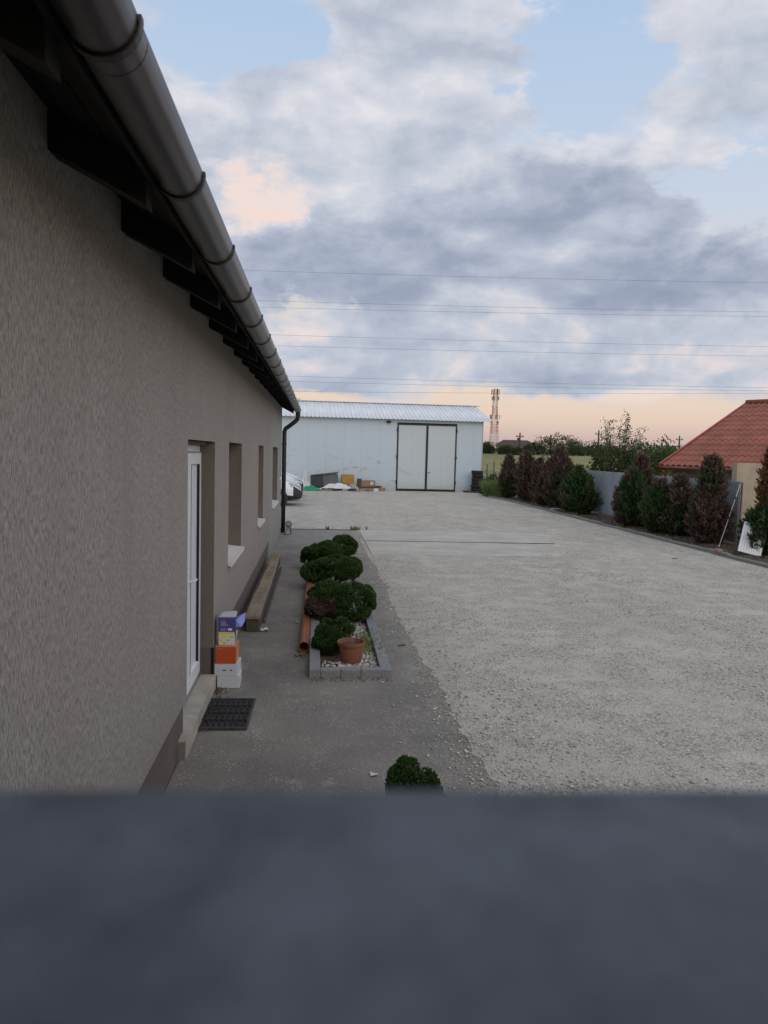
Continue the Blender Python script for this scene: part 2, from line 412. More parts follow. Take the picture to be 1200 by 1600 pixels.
pbr('card_orange_pale', (0.58, 0.22, 0.13), None, 4, 0.6)
pbr('card_purple', (0.075, 0.060, 0.21), (0.06, 0.05, 0.18), 6, 0.5)
pbr('card_purple_pale', (0.28, 0.24, 0.58), (0.20, 0.27, 0.60), 6, 0.5)
pbr('card_yellow', (0.62, 0.54, 0.16), (0.62, 0.62, 0.55), 9, 0.55, detail=2)
pbr('card_yellow_band', (0.66, 0.56, 0.08), None, 9, 0.55)
pbr('cardboard', (0.30, 0.20, 0.12), (0.25, 0.165, 0.10), 5, 0.85)
pbr('print_white', (0.70, 0.70, 0.76), None, 5, 0.6)
pbr('print_dim', (0.30, 0.29, 0.46), None, 5, 0.6)
pbr('print_black', (0.015, 0.015, 0.015), None, 5, 0.6)
pbr('print_pink', (0.66, 0.40, 0.60), None, 5, 0.6)
pbr('print_green', (0.38, 0.50, 0.16), None, 5, 0.6)
pbr('car_white', (0.74, 0.78, 0.82), (0.70, 0.74, 0.78), 2, 0.25, spec=0.6)
pbr('car_plastic', (0.028, 0.030, 0.034), (0.04, 0.042, 0.046), 20, 0.6)
pbr('car_lamp', (0.35, 0.37, 0.40), (0.20, 0.21, 0.23), 14, 0.15, spec=0.8)
pbr('rim_metal', (0.35, 0.36, 0.37), None, 8, 0.35, metal=0.7)
pbr('tarp_green', (0.020, 0.27, 0.15), (0.015, 0.20, 0.11), 5, 0.5)
pbr('sheet_white', (0.66, 0.68, 0.70), (0.52, 0.54, 0.56), 5, 0.6)
pbr('grey_board', (0.095, 0.10, 0.11), (0.13, 0.135, 0.145), 3, 0.6)
pbr('grey_dark', (0.035, 0.037, 0.042), (0.05, 0.052, 0.056), 6, 0.6)
pbr('yellow_board', (0.42, 0.24, 0.06), (0.36, 0.20, 0.05), 4, 0.7)
pbr('stone_grey', (0.36, 0.34, 0.31), (0.25, 0.24, 0.22), 6, 0.9, 0.5, 30)
pbr('brick_red', (0.34, 0.15, 0.11), (0.40, 0.24, 0.19), 9, 0.9, 0.4, 50)
pbr('panel_white', (0.74, 0.75, 0.76), (0.66, 0.67, 0.68), 3, 0.45)
pbr('pole_grey', (0.40, 0.42, 0.44), (0.30, 0.31, 0.33), 9, 0.4, metal=0.5)
pbr('tower_red', (0.40, 0.11, 0.10), None, 5, 0.7)
pbr('tower_white', (0.55, 0.53, 0.53), None, 5, 0.7)
pbr('far_wall', (0.46, 0.42, 0.37), (0.40, 0.36, 0.32), 1, 0.9)
pbr('far_white', (0.55, 0.55, 0.55), None, 1, 0.9)
pbr('far_roof', (0.085, 0.05, 0.046), (0.065, 0.042, 0.04), 1, 0.8)
pbr('far_dark', (0.02, 0.02, 0.022), None, 1, 0.6)
pbr('pole_wood', (0.09, 0.075, 0.065), None, 3, 0.9)
pbr('wire', (0.17, 0.18, 0.21), None, 3, 0.6)
pbr('coping_paint', (0.074, 0.085, 0.103), (0.060, 0.068, 0.086), 26, 0.62, 0.2, 60, big=0.32, bigscale=42, spec=0.3)
pbr('dry_leaf', (0.085, 0.055, 0.035), (0.14, 0.10, 0.06), 9, 0.9, island=0.4)
pbr('paper', (0.68, 0.68, 0.67), None, 9, 0.8)
pbr('blue_grey_plastic', (0.20, 0.225, 0.25), None, 9, 0.5)

# ------------------------------------------------------------------ mesh helpers
ROOT = {}


def link(o): sc.collection.objects.link(o); return o


def tag(o, label=None, cat=None, group=None, kind=None):
    for k, v in (('label', label), ('category', cat), ('group', group), ('kind', kind)):
        if v: o[k] = v
    return o


def empty(name, loc, label=None, cat=None, group=None, kind=None):
    e = link(bpy.data.objects.new(name, None)); e.location = loc; e.empty_display_size = 0.2
    ROOT[e.name] = Vector(loc)
    return tag(e, label, cat, group, kind)


class MB:
    def __init__(s): s.v = []; s.f = []
    def add(s, vs_, fs):
        k = len(s.v); s.v.extend([tuple(map(float, p)) for p in vs_]); s.f.extend([tuple(i + k for i in f) for f in fs]); return s
    def box(s, x0, x1, y0, y1, z0, z1):
        p = [(x0, y0, z0), (x1, y0, z0), (x1, y1, z0), (x0, y1, z0), (x0, y0, z1), (x1, y0, z1), (x1, y1, z1), (x0, y1, z1)]
        return s.add(p, [(0, 3, 2, 1), (4, 5, 6, 7), (0, 1, 5, 4), (1, 2, 6, 5), (2, 3, 7, 6), (3, 0, 4, 7)])
    def bbox(s, x0, x1, y0, y1, z0, z1, c=0.01):
        """box with chamfered edges"""
        xs, ys, zs = (x0, x1), (y0, y1), (z0, z1)
        V_ = []; idx = {}
        for i in (0, 1):
            for j in (0, 1):
                for k in (0, 1):
                    sx, sy, sz = (1 - 2 * i), (1 - 2 * j), (1 - 2 * k)
                    for a in range(3):
                        p = [xs[i] + sx * c, ys[j] + sy * c, zs[k] + sz * c]; p[a] = (xs[i], ys[j], zs[k])[a]
                        idx[i, j, k, a] = len(V_); V_.append(tuple(p))
        F = []
        for a in range(3):
            for e in (0, 1):
                q = []
                for (m_, n_) in ((0, 0), (1, 0), (1, 1), (0, 1)):
                    t_ = [0, 0, 0]; t_[a] = e; t_[(a + 1) % 3] = m_; t_[(a + 2) % 3] = n_; q.append(idx[t_[0], t_[1], t_[2], a])
                F.append(tuple(q) if e else tuple(reversed(q)))
        for a in range(3):
            b_, c_ = (a + 1) % 3, (a + 2) % 3
            for m_ in (0, 1):
                for n_ in (0, 1):
                    def I(e, w):
                        t_ = [0, 0, 0]; t_[a] = e; t_[b_] = m_; t_[c_] = n_; return idx[t_[0], t_[1], t_[2], w]
                    q = (I(0, b_), I(1, b_), I(1, c_), I(0, c_))
                    F.append(q if (m_ + n_) % 2 == 0 else tuple(reversed(q)))
        for i in (0, 1):
            for j in (0, 1):
                for k in (0, 1):
                    q = tuple(idx[i, j, k, a] for a in range(3))
                    F.append(q if (i + j + k) % 2 == 0 else tuple(reversed(q)))
        return s.add(V_, F)
    def hexa(s, p8):
        return s.add(p8, [(0, 3, 2, 1), (4, 5, 6, 7), (0, 1, 5, 4), (1, 2, 6, 5), (2, 3, 7, 6), (3, 0, 4, 7)])
    def tube(s, path, r, n=8, caps=True):
        path = [Vector(p) for p in path]; k0 = len(s.v)
        rr = r if isinstance(r, (list, tuple)) else [r] * len(path)
        up = None
        for i, p in enumerate(path):
            d = (path[min(i + 1, len(path) - 1)] - path[max(i - 1, 0)]).normalized()
            if up is None: up = Vector((0, 0, 1)) if abs(d.z) < 0.9 else Vector((1, 0, 0))
            a = d.cross(up).normalized(); b_ = a.cross(d).normalized(); up = b_
            for j in range(n):
                t_ = 2 * math.pi * j / n
                q = p + a * math.cos(t_) * rr[i] + b_ * math.sin(t_) * rr[i]; s.v.append(tuple(q))
        for i in range(len(path) - 1):
            for j in range(n):
                a0 = k0 + i * n + j; a1 = k0 + i * n + (j + 1) % n
                s.f.append((a0, a0 + n, a1 + n, a1))
        if caps:
            s.f.append(tuple(k0 + j for j in range(n))); e = k0 + (len(path) - 1) * n
            s.f.append(tuple(e + n - 1 - j for j in range(n)))
        return s
    def lathe(s, prof, c=(0, 0, 0), n=24, axis='z'):
        k0 = len(s.v)
        for (r, z) in prof:
            for j in range(n):
                t_ = 2 * math.pi * j / n; x, y = r * math.cos(t_), r * math.sin(t_)
                if axis == 'z': p = (c[0] + x, c[1] + y, c[2] + z)
                elif axis == 'y': p = (c[0] + x, c[1] + z, c[2] - y)
                else: p = (c[0] + z, c[1] + x, c[2] + y)
                s.v.append(p)
        for i in range(len(prof) - 1):
            for j in range(n):
                a0 = k0 + i * n + j; a1 = k0 + i * n + (j + 1) % n
                s.f.append((a0, a1, a1 + n, a0 + n))
        return s
    def grid(s, P):
        """P[i][j] points"""
        k0 = len(s.v); ni, nj = len(P), len(P[0])
        for row in P: s.v.extend([tuple(map(float, p)) for p in row])
        for i in range(ni - 1):
            for j in range(nj - 1):
                a = k0 + i * nj + j; s.f.append((a, a + nj, a + nj + 1, a + 1))
        return s
    def mesh(s, name, off=None):
        me = bpy.data.meshes.new(name)
        v = s.v if off is None else [(x - off[0], y - off[1], z - off[2]) for x, y, z in s.v]
        me.from_pydata(v, [], s.f); me.update(); return me
    def build(s, name, mat_, parent=None, smooth=False, local=False):
        root = None; p = parent
        while p is not None: root = p; p = p.parent
        off = None if (root is None or local) else ROOT.get(root.name)
        me = s.mesh(name, off); me.materials.append(MATS[mat_])
        if smooth: me.polygons.foreach_set('use_smooth', [True] * len(me.polygons))
        o = link(bpy.data.objects.new(name, me)); o.parent = parent
        return o


def obj_np(name, verts, faces, mat_, parent=None, smooth=False, local=True):
    """mesh from numpy arrays, faces (n,3) or (n,4)"""
    me = bpy.data.meshes.new(name)
    verts = np.asarray(verts, np.float32); faces = np.asarray(faces, np.int32)
    n, k = faces.shape
    me.vertices.add(len(verts)); me.vertices.foreach_set('co', verts.ravel())
    me.loops.add(n * k); me.loops.foreach_set('vertex_index', faces.ravel())
    me.polygons.add(n); me.polygons.foreach_set('loop_start', np.arange(0, n * k, k, dtype=np.int32))
    me.update(calc_edges=True); me.validate()
    if smooth: me.polygons.foreach_set('use_smooth', np.ones(n, bool))
    me.materials.append(MATS[mat_])
    o = link(bpy.data.objects.new(name, me)); o.parent = parent
    return o


def copy_mesh(o, parent, loc=(0, 0, 0), rotz=0.0, scale=None):
    c = o.copy(); link(c); c.parent = parent; c.location = loc; c.rotation_euler = (0, 0, rotz)
    if scale: c.scale = scale
    return c


def sprays(P, N, size, r, flat=0.5, n_leaf=2, elong=1.6):
    """leaf sprays: for each point a few narrow bent blades growing roughly along N"""
    P = np.asarray(P, float); N = np.asarray(N, float); n = len(P)
    vs_, fs = [], []
    for q in range(n_leaf):
        d = N + r.normal(0, 0.55, (n, 3)); d[:, 2] += 0.25
        d /= np.linalg.norm(d, axis=1)[:, None] + 1e-9
        a = np.cross(d, r.normal(0, 1, (n, 3))); a /= np.linalg.norm(a, axis=1)[:, None] + 1e-9
        b_ = np.cross(a, d)
        L = size * r.uniform(0.6, 1.3, n)[:, None] * elong; w = size * r.uniform(0.35, 0.7, n)[:, None] * flat
        p0 = P - d * L * 0.4; pm = P + d * L * 0.1 + b_ * L * 0.10; p1 = P + d * L * 0.6
        quad = np.stack([p0, pm - a * w, p1, pm + a * w], 1)
        vs_.append(quad.reshape(-1, 3)); fs.append(np.arange(4 * n).reshape(n, 4) + 4 * n * q)
    return np.concatenate(vs_), np.concatenate(fs)


def lump(P, seed, k=3.0, amp=0.15):
    """cheap smooth noise on points"""
    r = np.random.default_rng(seed); s_ = np.zeros(len(P))
    for i in range(6):
        w = r.normal(0, k * (1 + 0.5 * i), 3); s_ += np.sin(P @ w + r.uniform(0, 6.28)) / (1 + 0.5 * i)
    return s_ * amp / 2.0


def noise1(x, seed, k=1.0):
    r = np.random.default_rng(seed); x = np.asarray(x, float); s_ = np.zeros_like(x)
    for i in range(7):
        f = k * 1.9 ** i; s_ += np.sin(x * f * r.uniform(0.8, 1.2) + r.uniform(0, 6.28)) / 1.6 ** i
    return s_ / 2.0


def stones(pts, sizes, r, name, mat_, parent=None, z0=0.0, squash=0.6):
    """many little angular stones as one mesh"""
    base = np.array([(1, 0, 0), (-1, 0, 0), (0, 1, 0), (0, -1, 0), (0, 0, 1), (0, 0, -1), ], float)
    base = np.concatenate([base, np.array([(.6, .6, .55), (-.6, .6, .55), (.6, -.6, .55), (-.6, -.6, .55)])])
    tri = np.array([(0, 6, 8), (6, 4, 8), (1, 9, 7), (9, 4, 7), (2, 7, 6), (7, 4, 6), (3, 8, 9), (8, 4, 9), (0, 2, 6), (2, 1, 7), (1, 3, 9), (3, 0, 8),
                    (0, 5, 2), (2, 5, 1), (1, 5, 3), (3, 5, 0)])
    n = len(pts); V_ = np.repeat(base[None], n, 0) * (1 + r.normal(0, 0.22, (n, 10, 3)))
    V_[:, :, 2] *= squash
    V_ *= np.asarray(sizes)[:, None, None]
    V_[:, :, 0] *= r.uniform(0.75, 1.35, n)[:, None]
    th = r.uniform(0, 6.28, n); c, s_ = np.cos(th)[:, None], np.sin(th)[:, None]
    x = V_[:, :, 0] * c - V_[:, :, 1] * s_; y = V_[:, :, 0] * s_ + V_[:, :, 1] * c
    V_ = np.stack([x, y, V_[:, :, 2]], -1)
    V_[:, :, :2] += np.asarray(pts)[:, None, :2]; V_[:, :, 2] += (np.asarray(pts)[:, 2] + z0)[:, None]
    F = (tri[None] + 10 * np.arange(n)[:, None, None]).reshape(-1, 3)
    return obj_np(name, V_.reshape(-1, 3), F, mat_, parent)


def blades(pts, hgt, r, name, mat_, parent=None, lean=0.35, width=0.012):
    """grass blades / weeds: bent triangles"""
    n = len(pts); pts = np.asarray(pts, float); th = r.uniform(0, 6.28, n)
    H = hgt * r.uniform(0.5, 1.2, n); a = np.stack([np.cos(th), np.sin(th), np.zeros(n)], 1); t2 = r.uniform(0, 6.28, n)
    l = np.stack([np.cos(t2), np.sin(t2), np.zeros(n)], 1) * (lean * H * r.uniform(0.2, 1.3, n))[:, None]
    w = width * r.uniform(0.6, 1.4, n)[:, None]
    up = np.zeros((n, 3)); up[:, 2] = H
    V_ = np.stack([pts - a * w, pts + a * w, pts + up * 0.6 + l * 0.35 + a * w * 0.7, pts + up * 0.6 + l * 0.35 - a * w * 0.7, pts + up + l], 1).reshape(-1, 3)
    i = 5 * np.arange(n)[:, None]
    F = np.concatenate([i + np.array([[0, 1, 2]]), i + np.array([[0, 2, 3]]), i + np.array([[3, 2, 4]])])
    return obj_np(name, V_, F, mat_, parent)


# ------------------------------------------------------------------ the setting: terrain, yard, path, strip
def terr(y):
    y = np.asarray(y, float)
    t = np.clip((y - 47) / 110, 0, 1); s_ = t * t * (3 - 2 * t) * 0.35 + t * 0.65
    return -0.06 + 3.0 * s_ + 2.0 * np.clip((y - 157) / 250, 0, 1)


ys = np.concatenate([np.linspace(-60, 45, 12), np.linspace(47, 160, 40), np.linspace(180, 420, 12), [600, 900, 1400, 2200]])
xs = np.concatenate([[-2000, -900, -400, -200], np.linspace(-120, 160, 40), [260, 450, 900, 2000]])
Z = terr(ys)[:, None] + 0.12 * np.sin(xs / 9.0)[None] * np.clip((ys - 60) / 80, 0, 1)[:, None]
mb = MB().grid([[(x, y, Z[i, j]) for j, x in enumerate(xs)] for i, y in enumerate(ys)])
mb.f = [tuple(reversed(f)) for f in mb.f]
tag(mb.build('ground', 'field', smooth=True), 'grassy field behind the yard rising to the horizon', None, kind='structure')

# gravel yard: ragged left edge running over the concrete
gy_ = np.concatenate([np.linspace(-4, 4, 12), np.arange(4.1, 24, 0.07), np.linspace(24, 45.9, 40)])
edge = 1.22 + 0.05 * noise1(gy_, 3, 1.1) + 0.035 * noise1(gy_, 5, 14.0) + 0.10 * np.clip((6.5 - gy_) / 2.5, 0, 1)
edge = np.where(gy_ > 22.1, -14.0, edge)
gxs = np.concatenate([[0.0, 0.02, 0.05], np.linspace(0.09, 1, 24)])
P = []
for y, e in zip(gy_, edge):
    row = []
    for k in gxs:
        x = e + (9.86 - e) * k
        z = 0.010 + 0.006 * math.sin(x * 1.7 + y * 0.8) * math.sin(y * 0.63 + x * .3) * (k > 0.01)
        row.append((x, y, 0.002 if k == 0 else z))
    P.append(row)
mb = MB().grid(P); mb.f = [tuple(reversed(f)) for f in mb.f]
tag(mb.build('gravel_yard', 'gravel', smooth=True), 'pale crushed gravel yard', None, kind='structure')

# loose stones on the yard, denser near the camera
n = 70000
Y_ = 4.5 + 24 * rng.random(n) ** 1.6
X_ = 1.25 + 8.5 * rng.random(n)
keep = (X_ / Y_ < 0.66) & (noise1(X_ * 1.3 + 5, 11, 1.0) + noise1(Y_ * 1.1, 12, 1.0) + rng.normal(0, .7, n) > -0.4)
keep &= ~((Y_ > 16.8) & (Y_ < 21.8) & (X_ < 6.4 - np.abs(rng.normal(0, 1.1, n))) & (rng.random(n) < .90))
pp = np.stack([X_, Y_, np.full(n, 0.012)], 1)[keep]
sz = np.clip(rng.lognormal(math.log(0.0065), 0.40, len(pp)), 0.0035, 0.018)
tag(stones(pp, sz, rng, 'gravel_stones', 'gravel_stone'), 'loose crushed stones lying over the gravel yard', None, kind='stuff')
n = 2400
Y_ = 4.5 + 16 * rng.random(n) ** 1.4
X_ = 1.26 - np.abs(rng.normal(0, 0.13, n)) - (rng.random(n) < .2) * rng.random(n) * .5
pp = np.stack([X_, Y_, np.full(n, 0.004)], 1)
tag(stones(pp, np.clip(rng.lognormal(math.log(0.006), 0.42, n), 0.003, 0.017), rng, 'gravel_scatter', 'gravel_stone'),
    'stray gravel scattered on the concrete path', None, kind='stuff')

# concrete path in slabs along the building
path = empty('concrete_path', (0, 0, 0), 'worn dark concrete path along the building', None, kind='structure')
js = [-4, 4.4, 9.9, 13.45, 17.0, 19.25, 22.0]
for a, b_ in zip(js[:-1], js[1:]):
    d = random.uniform(-0.003, 0.003)
    MB().bbox(-0.955, 1.60, a + 0.006, b_ - 0.006, -0.15, 0.0 + d * 0.6, 0.006).build('slab', 'concrete_mid' if a > 16 else 'concrete', path)
# pale cross strip of two slabs sunk in the gravel
strip = empty('concrete_strip', (0, 0, 0), 'pale concrete strip crossing the gravel yard', None, kind='structure')
for (y0, y1, x1a) in ((16.75, 19.21, 6.0), (19.25, 22.0, 7.0)):
    yy = np.array([y0, y0 + .02, (y0 + y1) / 2, y1 - .02, y1])
    tops = [[], []]
    m_ = MB(); xsn = np.linspace(1.30, x1a, 60)
    w0 = y0 + (0.10 * noise1(xsn, 21, 2.0) if y0 < 17 else 0 * xsn) + (0.03 if y0 < 17 else 0)
    w1 = y1 + (0.12 * noise1(xsn, 22, 1.7) - 0.05 if y1 > 21 else 0 * xsn)
    taper = np.clip((xsn - (x1a - 1.6)) / 1.6, 0, 1)
    P = []
    for q, t_ in enumerate((0, .02, .12, .25, .38, .5, .62, .75, .88, .98, 1)):
        P.append([(x + taper[i] ** 3 * .35 * math.sin(t_ * 9 + y0), w0[i] + (w1[i] - w0[i]) * t_, (0.0 if t_ in (0, 1) else 0.022 - 0.020 * taper[i] * (.6 + .4 * math.sin(x * 7 + t_ * 11)))) for i, x in enumerate(xsn)])
    m_.grid(P); m_.f = [tuple(reversed(f)) for f in m_.f]
    m_.build('slab', 'concrete_pale', strip)
MB().box(1.33, 6.3, 19.190, 19.270, 0.0, 0.0235).build('joint', 'soil', strip)

# planting strip with kerb
mb = MB(); P = []
for y in np.arange(14.0, 41.5, 0.35):
    P.append([(x, y, 0.055 + 0.035 * math.sin(x * 5.1 + y * 2.3) * math.sin(y * 3.1 - x) + random.uniform(-.012, .012)) for x in np.linspace(9.9, 11.9, 9)])
mb.grid(P); mb.f = [tuple(reversed(f)) for f in mb.f]
tag(mb.build('planting_soil', 'soil', smooth=True), 'bare brown soil strip along the metal fence', None, kind='structure')
kb = empty('kerb', (0, 0, 0), 'worn concrete kerb between gravel and planting strip', None, kind='structure')
proto = None
for i, y in enumerate(np.arange(14.0, 41.0, 1.0)):
    x = 9.84 - 0.25 * max(0, (y - 37) / 4) ** 2
    if proto is None:
        proto = MB().bbox(-0.06, 0.06, 0.008, 0.992, -0.08, 0.095, 0.012).build('kerb_stone', 'kerb_concrete', kb, local=True); o = proto
    else: o = copy_mesh(proto, kb)
    o.location = (x + random.uniform(-.012, .012), y, random.uniform(-.012, .008)); o.rotation_euler = (random.uniform(-.012, .012), random.uniform(-.05, .05), random.uniform(-.012, .012) + (0.09 if y > 38 else 0))

# ------------------------------------------------------------------ the long rendered building on the left
WX = -0.93                                   # face of the wall
bld = empty('rendered_building', (-4.0, 8.0, 0), 'long beige-grey rendered building with dark eaves and gutter along the yard', 'building')


def wall_face(name, y0, y1, z0, z1, openings, matw, matr, depth):
    """outer face with openings cut in it, plus reveals"""
    m_ = MB(); rv = MB()
    yb = sorted({y0, y1, *[o_[0] for o_ in openings], *[o_[1] for o_ in openings]})
    zb = sorted({z0, z1, *[o_[2] for o_ in openings], *[o_[3] for o_ in openings]})
    for a, b_ in zip(yb[:-1], yb[1:]):
        for c, d in zip(zb[:-1], zb[1:]):
            if any(o_[0] <= a and b_ <= o_[1] and o_[2] <= c and d <= o_[3] for o_ in openings): continue
            m_.add([(WX, a, c), (WX, b_, c), (WX, b_, d), (WX, a, d)], [(0, 1, 2, 3)])
    xb = WX - 0.42
    m_.add([(WX, y0, z0), (WX, y1, z0), (xb, y1, z0), (xb, y0, z0)], [(0, 3, 2, 1)])
    w = m_.build(name, matw, bld)
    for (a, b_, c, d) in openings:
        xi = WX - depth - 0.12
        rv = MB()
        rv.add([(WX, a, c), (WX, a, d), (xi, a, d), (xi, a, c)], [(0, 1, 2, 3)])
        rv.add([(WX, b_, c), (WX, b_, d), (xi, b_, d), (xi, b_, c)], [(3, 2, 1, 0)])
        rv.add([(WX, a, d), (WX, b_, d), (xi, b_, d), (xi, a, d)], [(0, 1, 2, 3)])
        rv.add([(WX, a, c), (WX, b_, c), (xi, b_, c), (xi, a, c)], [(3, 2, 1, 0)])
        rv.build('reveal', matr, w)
    return w


DOOR = (5.66, 7.15, 0.0, 2.335)
W1 = (8.30, 9.73, 1.03, 2.345); W2 = (12.6, 13.77, 1.03, 2.347); W3 = (16.74, 18.87, 1.03, 2.345)
wall_face('wall', -5.0, DOOR[0], 0.39, 4.1, [], 'stucco', 'reveal', 0.16)
wall_face('wall', DOOR[0], DOOR[1], DOOR[3], 4.1, [], 'stucco', 'reveal', 0.16)
wall_face('wall', DOOR[1], 15.70, 0.39, 4.1, [W1, W2], 'stucco', 'reveal', 0.165)
wall_face('wall', 15.70, 21.0, 0.03, 4.1, [W3], 'stucco_grey', 'reveal', 0.165)
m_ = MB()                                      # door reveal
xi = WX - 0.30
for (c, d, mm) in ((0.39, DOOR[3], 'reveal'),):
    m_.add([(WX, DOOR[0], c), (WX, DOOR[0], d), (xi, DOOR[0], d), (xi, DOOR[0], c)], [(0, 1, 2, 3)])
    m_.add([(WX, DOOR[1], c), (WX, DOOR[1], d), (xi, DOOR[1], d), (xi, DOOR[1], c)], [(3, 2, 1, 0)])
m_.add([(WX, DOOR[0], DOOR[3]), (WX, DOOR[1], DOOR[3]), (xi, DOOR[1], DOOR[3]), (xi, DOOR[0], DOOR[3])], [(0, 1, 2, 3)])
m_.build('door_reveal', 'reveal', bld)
# end wall, back wall
MB().box(-8.0, WX - 0.004, 20.80, 21.0 - 0.003, 0.0, 4.1).build('end_wall', 'stucco_grey', bld)
MB().box(-8.0, -7.8, -5, 20.79, 0.0, 3.2).build('back_wall', 'stucco', bld)
MB().box(-7.79, WX - 0.004, -5.2, -5.0, 0, 4.1).build('end_wall', 'stucco', bld)
# plinth, set back 25 mm under the render
PX = WX - 0.027
for a, b_ in ((-5.0, DOOR[0]), (DOOR[1], 15.70)):
    MB().box(PX - 0.25, PX, a, b_, -0.05, 0.388).build('plinth', 'plinth', bld)
MB().box(PX - 0.02, PX + 0.02, 15.70, 21.0, -0.05, 0.028).build('plinth', 'edging_concrete', bld)
MB().box(WX - .2, WX - .001, 15.704, 15.72, .03, .42).build('wall_end', 'stucco_grey', bld)
# dark floor / room behind openings
MB().box(-1.75, -1.6, -4.9, 20.7, 0.0, 3.2).build('inner_wall', 'gasket', bld)

# threshold step with tiles
stp = MB().box(WX - 0.42, WX + 0.018, 5.46, 7.135, -0.03, 0.128).build('doorstep', 'grout', bld)
for a, b_ in ((5.46, 5.93), (5.934, 6.53), (6.534, 7.13)):
    MB().bbox(WX - 0.135, WX + 0.030, a, b_ - .002, 0.129, 0.141, 0.002).build('tile', 'step_tile', stp)
    MB().bbox(WX + 0.0185, WX + 0.030, a, b_ - .002, 0.0, 0.1285, 0.002).build('tile', 'step_tile', stp)

# glazed double door
dX = WX - 0.135
dr = MB()
dz0, dz1 = 0.142, DOOR[3] - 0.035
y0, y1 = DOOR[0] + 0.006, DOOR[1] - 0.004
dr.bbox(dX - 0.07, dX, y0, y0 + 0.06, dz0, dz1, 0.004); dr.bbox(dX - 0.07, dX, y1 - 0.06, y1, dz0, dz1, 0.004)
dr.bbox(dX - 0.07, dX, y0 + 0.06, y1 - 0.06, dz1 - 0.06, dz1, 0.004); dr.bbox(dX - 0.07, dX + 0.004, y0 + .06, y1 - .06, dz0, dz0 + 0.035, 0.004)
door = dr.build('door', 'white_pvc', bld)
MB().box(dX - 0.072, dX + 0.055, DOOR[0] + .002, DOOR[1] - .002, dz1 + .001, DOOR[3] - 0.001).build('lintel_trim', 'reveal', door)
MB().box(dX - 0.03, dX + 0.03, y0, y1, 0.1425, 0.156).build('threshold', 'handle_metal', door)
ym = (y0 + y1) / 2
for (a, b_) in ((y0 + 0.064, ym - 0.003), (ym + 0.003, y1 - 0.064)):
    lf = MB(); x0, x1 = dX - 0.055, dX + 0.022; z0, z1 = dz0 + 0.042, dz1 - 0.066; s_ = 0.105
    lf.bbox(x0, x1, a, a + s_, z0, z1, 0.006); lf.bbox(x0, x1, b_ - s_, b_, z0, z1, 0.006)
    lf.bbox(x0, x1, a + s_, b_ - s_, z1 - s_, z1, 0.006); lf.bbox(x0, x1, a + s_, b_ - s_, z0, z0 + 0.13, 0.006)
    lf.build('door_leaf', 'white_pvc', door)
    MB().box(x0 + .02, x1 - .022, a + s_, b_ - s_, z0 + .13, z1 - s_).build('infill_panel', 'white_pvc', door)
    gk = MB(); e = 0.012
    for q in ((a + s_ - .001, a + s_ + e), (b_ - s_ - e, b_ - s_ + .001)): gk.box(x1 - .024, x1 + .0015, q[0], q[1], z0 + .13, z1 - s_)
    gk.build('gasket', 'gasket', door)
gk = MB(); gk.box(dX - 0.02, dX + 0.006, y1 - 0.0645, y1 - 0.0595, dz0 + .04, dz1 - .06); gk.box(dX - .02, dX + .006, ym - .003, ym + .003, dz0 + .04, dz1 - .06)
gk.build('gasket', 'gasket', door)
hd = MB(); hd.bbox(dX + .022, dX + .034, 6.335, 6.365, 1.02, 1.24, .004); hd.tube([(dX + .034, 6.35, 1.16), (dX + .075, 6.35, 1.16), (dX + .078, 6.47, 1.16)], .010, 8)
hd.build('door_handle', 'white_pvc', door)

# windows
for (a, b_, c, d) in (W1, W2, W3):
    wX = WX - 0.165
    fr = MB(); t_ = 0.065
    fr.bbox(wX - .07, wX, a, a + t_, c + .03, d, .004); fr.bbox(wX - .07, wX, b_ - t_, b_, c + .03, d, .004)
    fr.bbox(wX - .07, wX, a + t_, b_ - t_, d - t_, d, .004); fr.bbox(wX - .07, wX, a + t_, b_ - t_, c + .03, c + .03 + t_, .004)
    ym = (a + b_) / 2; fr.bbox(wX - .07, wX + .004, ym - .05, ym + .05, c + .03 + t_, d - t_, .004)
    wn_ = fr.build('window', 'white_pvc', bld)
    for (p, q) in ((a + t_, ym - .05), (ym + .05, b_ - t_)):
        MB().box(wX - .05, wX - .028, p, q, c + .03 + t_, d - t_).build('pane', 'glass_dark', wn_)
        sh = MB(); sh.bbox(wX - .05, wX + .012, p, p + .06, c + .03 + t_, d - t_, .004); sh.bbox(wX - .05, wX + .012, q - .06, q, c + .03 + t_, d - t_, .004)
        sh.bbox(wX - .05, wX + .012, p + .06, q - .06, d - t_ - .06, d - t_, .004); sh.bbox(wX - .05, wX + .012, p + .06, q - .06, c + .03 + t_, c + .09 + t_, .004)
        sh.build('sash', 'white_pvc', wn_)
    sl = MB()                                  # sloping sill with a turned-down nose
    ys0, ys1 = a - .025, b_ + .025
    sl.hexa([(wX - .02, a + .002, c - .005), (WX + .03, a + .002, c - .035), (WX + .03, b_ - .002, c - .035), (wX - .02, b_ - .002, c - .005),
             (wX - .02, a + .002, c + .028), (WX + .03, a + .002, c + .004), (WX + .03, b_ - .002, c + .004), (wX - .02, b_ - .002, c + .028)])
    sl.box(WX + .0302, WX + .042, ys0, ys1, c - .042, c + .006)
    sl.box(WX + .003, WX + .0301, ys0, a + .0015, c - .03, c + .004); sl.box(WX + .003, WX + .0301, b_ - .0015, ys1, c - .03, c + .004)
    sl.build('sill', 'white_sill', wn_)


# roof, eaves: everything climbs 9 mm per metre along the building as seen
def lift(y): return 0.0088 * (y - 1.83)


PITCH = math.tan(R(27))


def zroof(x, y): return 3.215 + (-(x) - 0.56) * PITCH + lift(y)     # underside of the boards


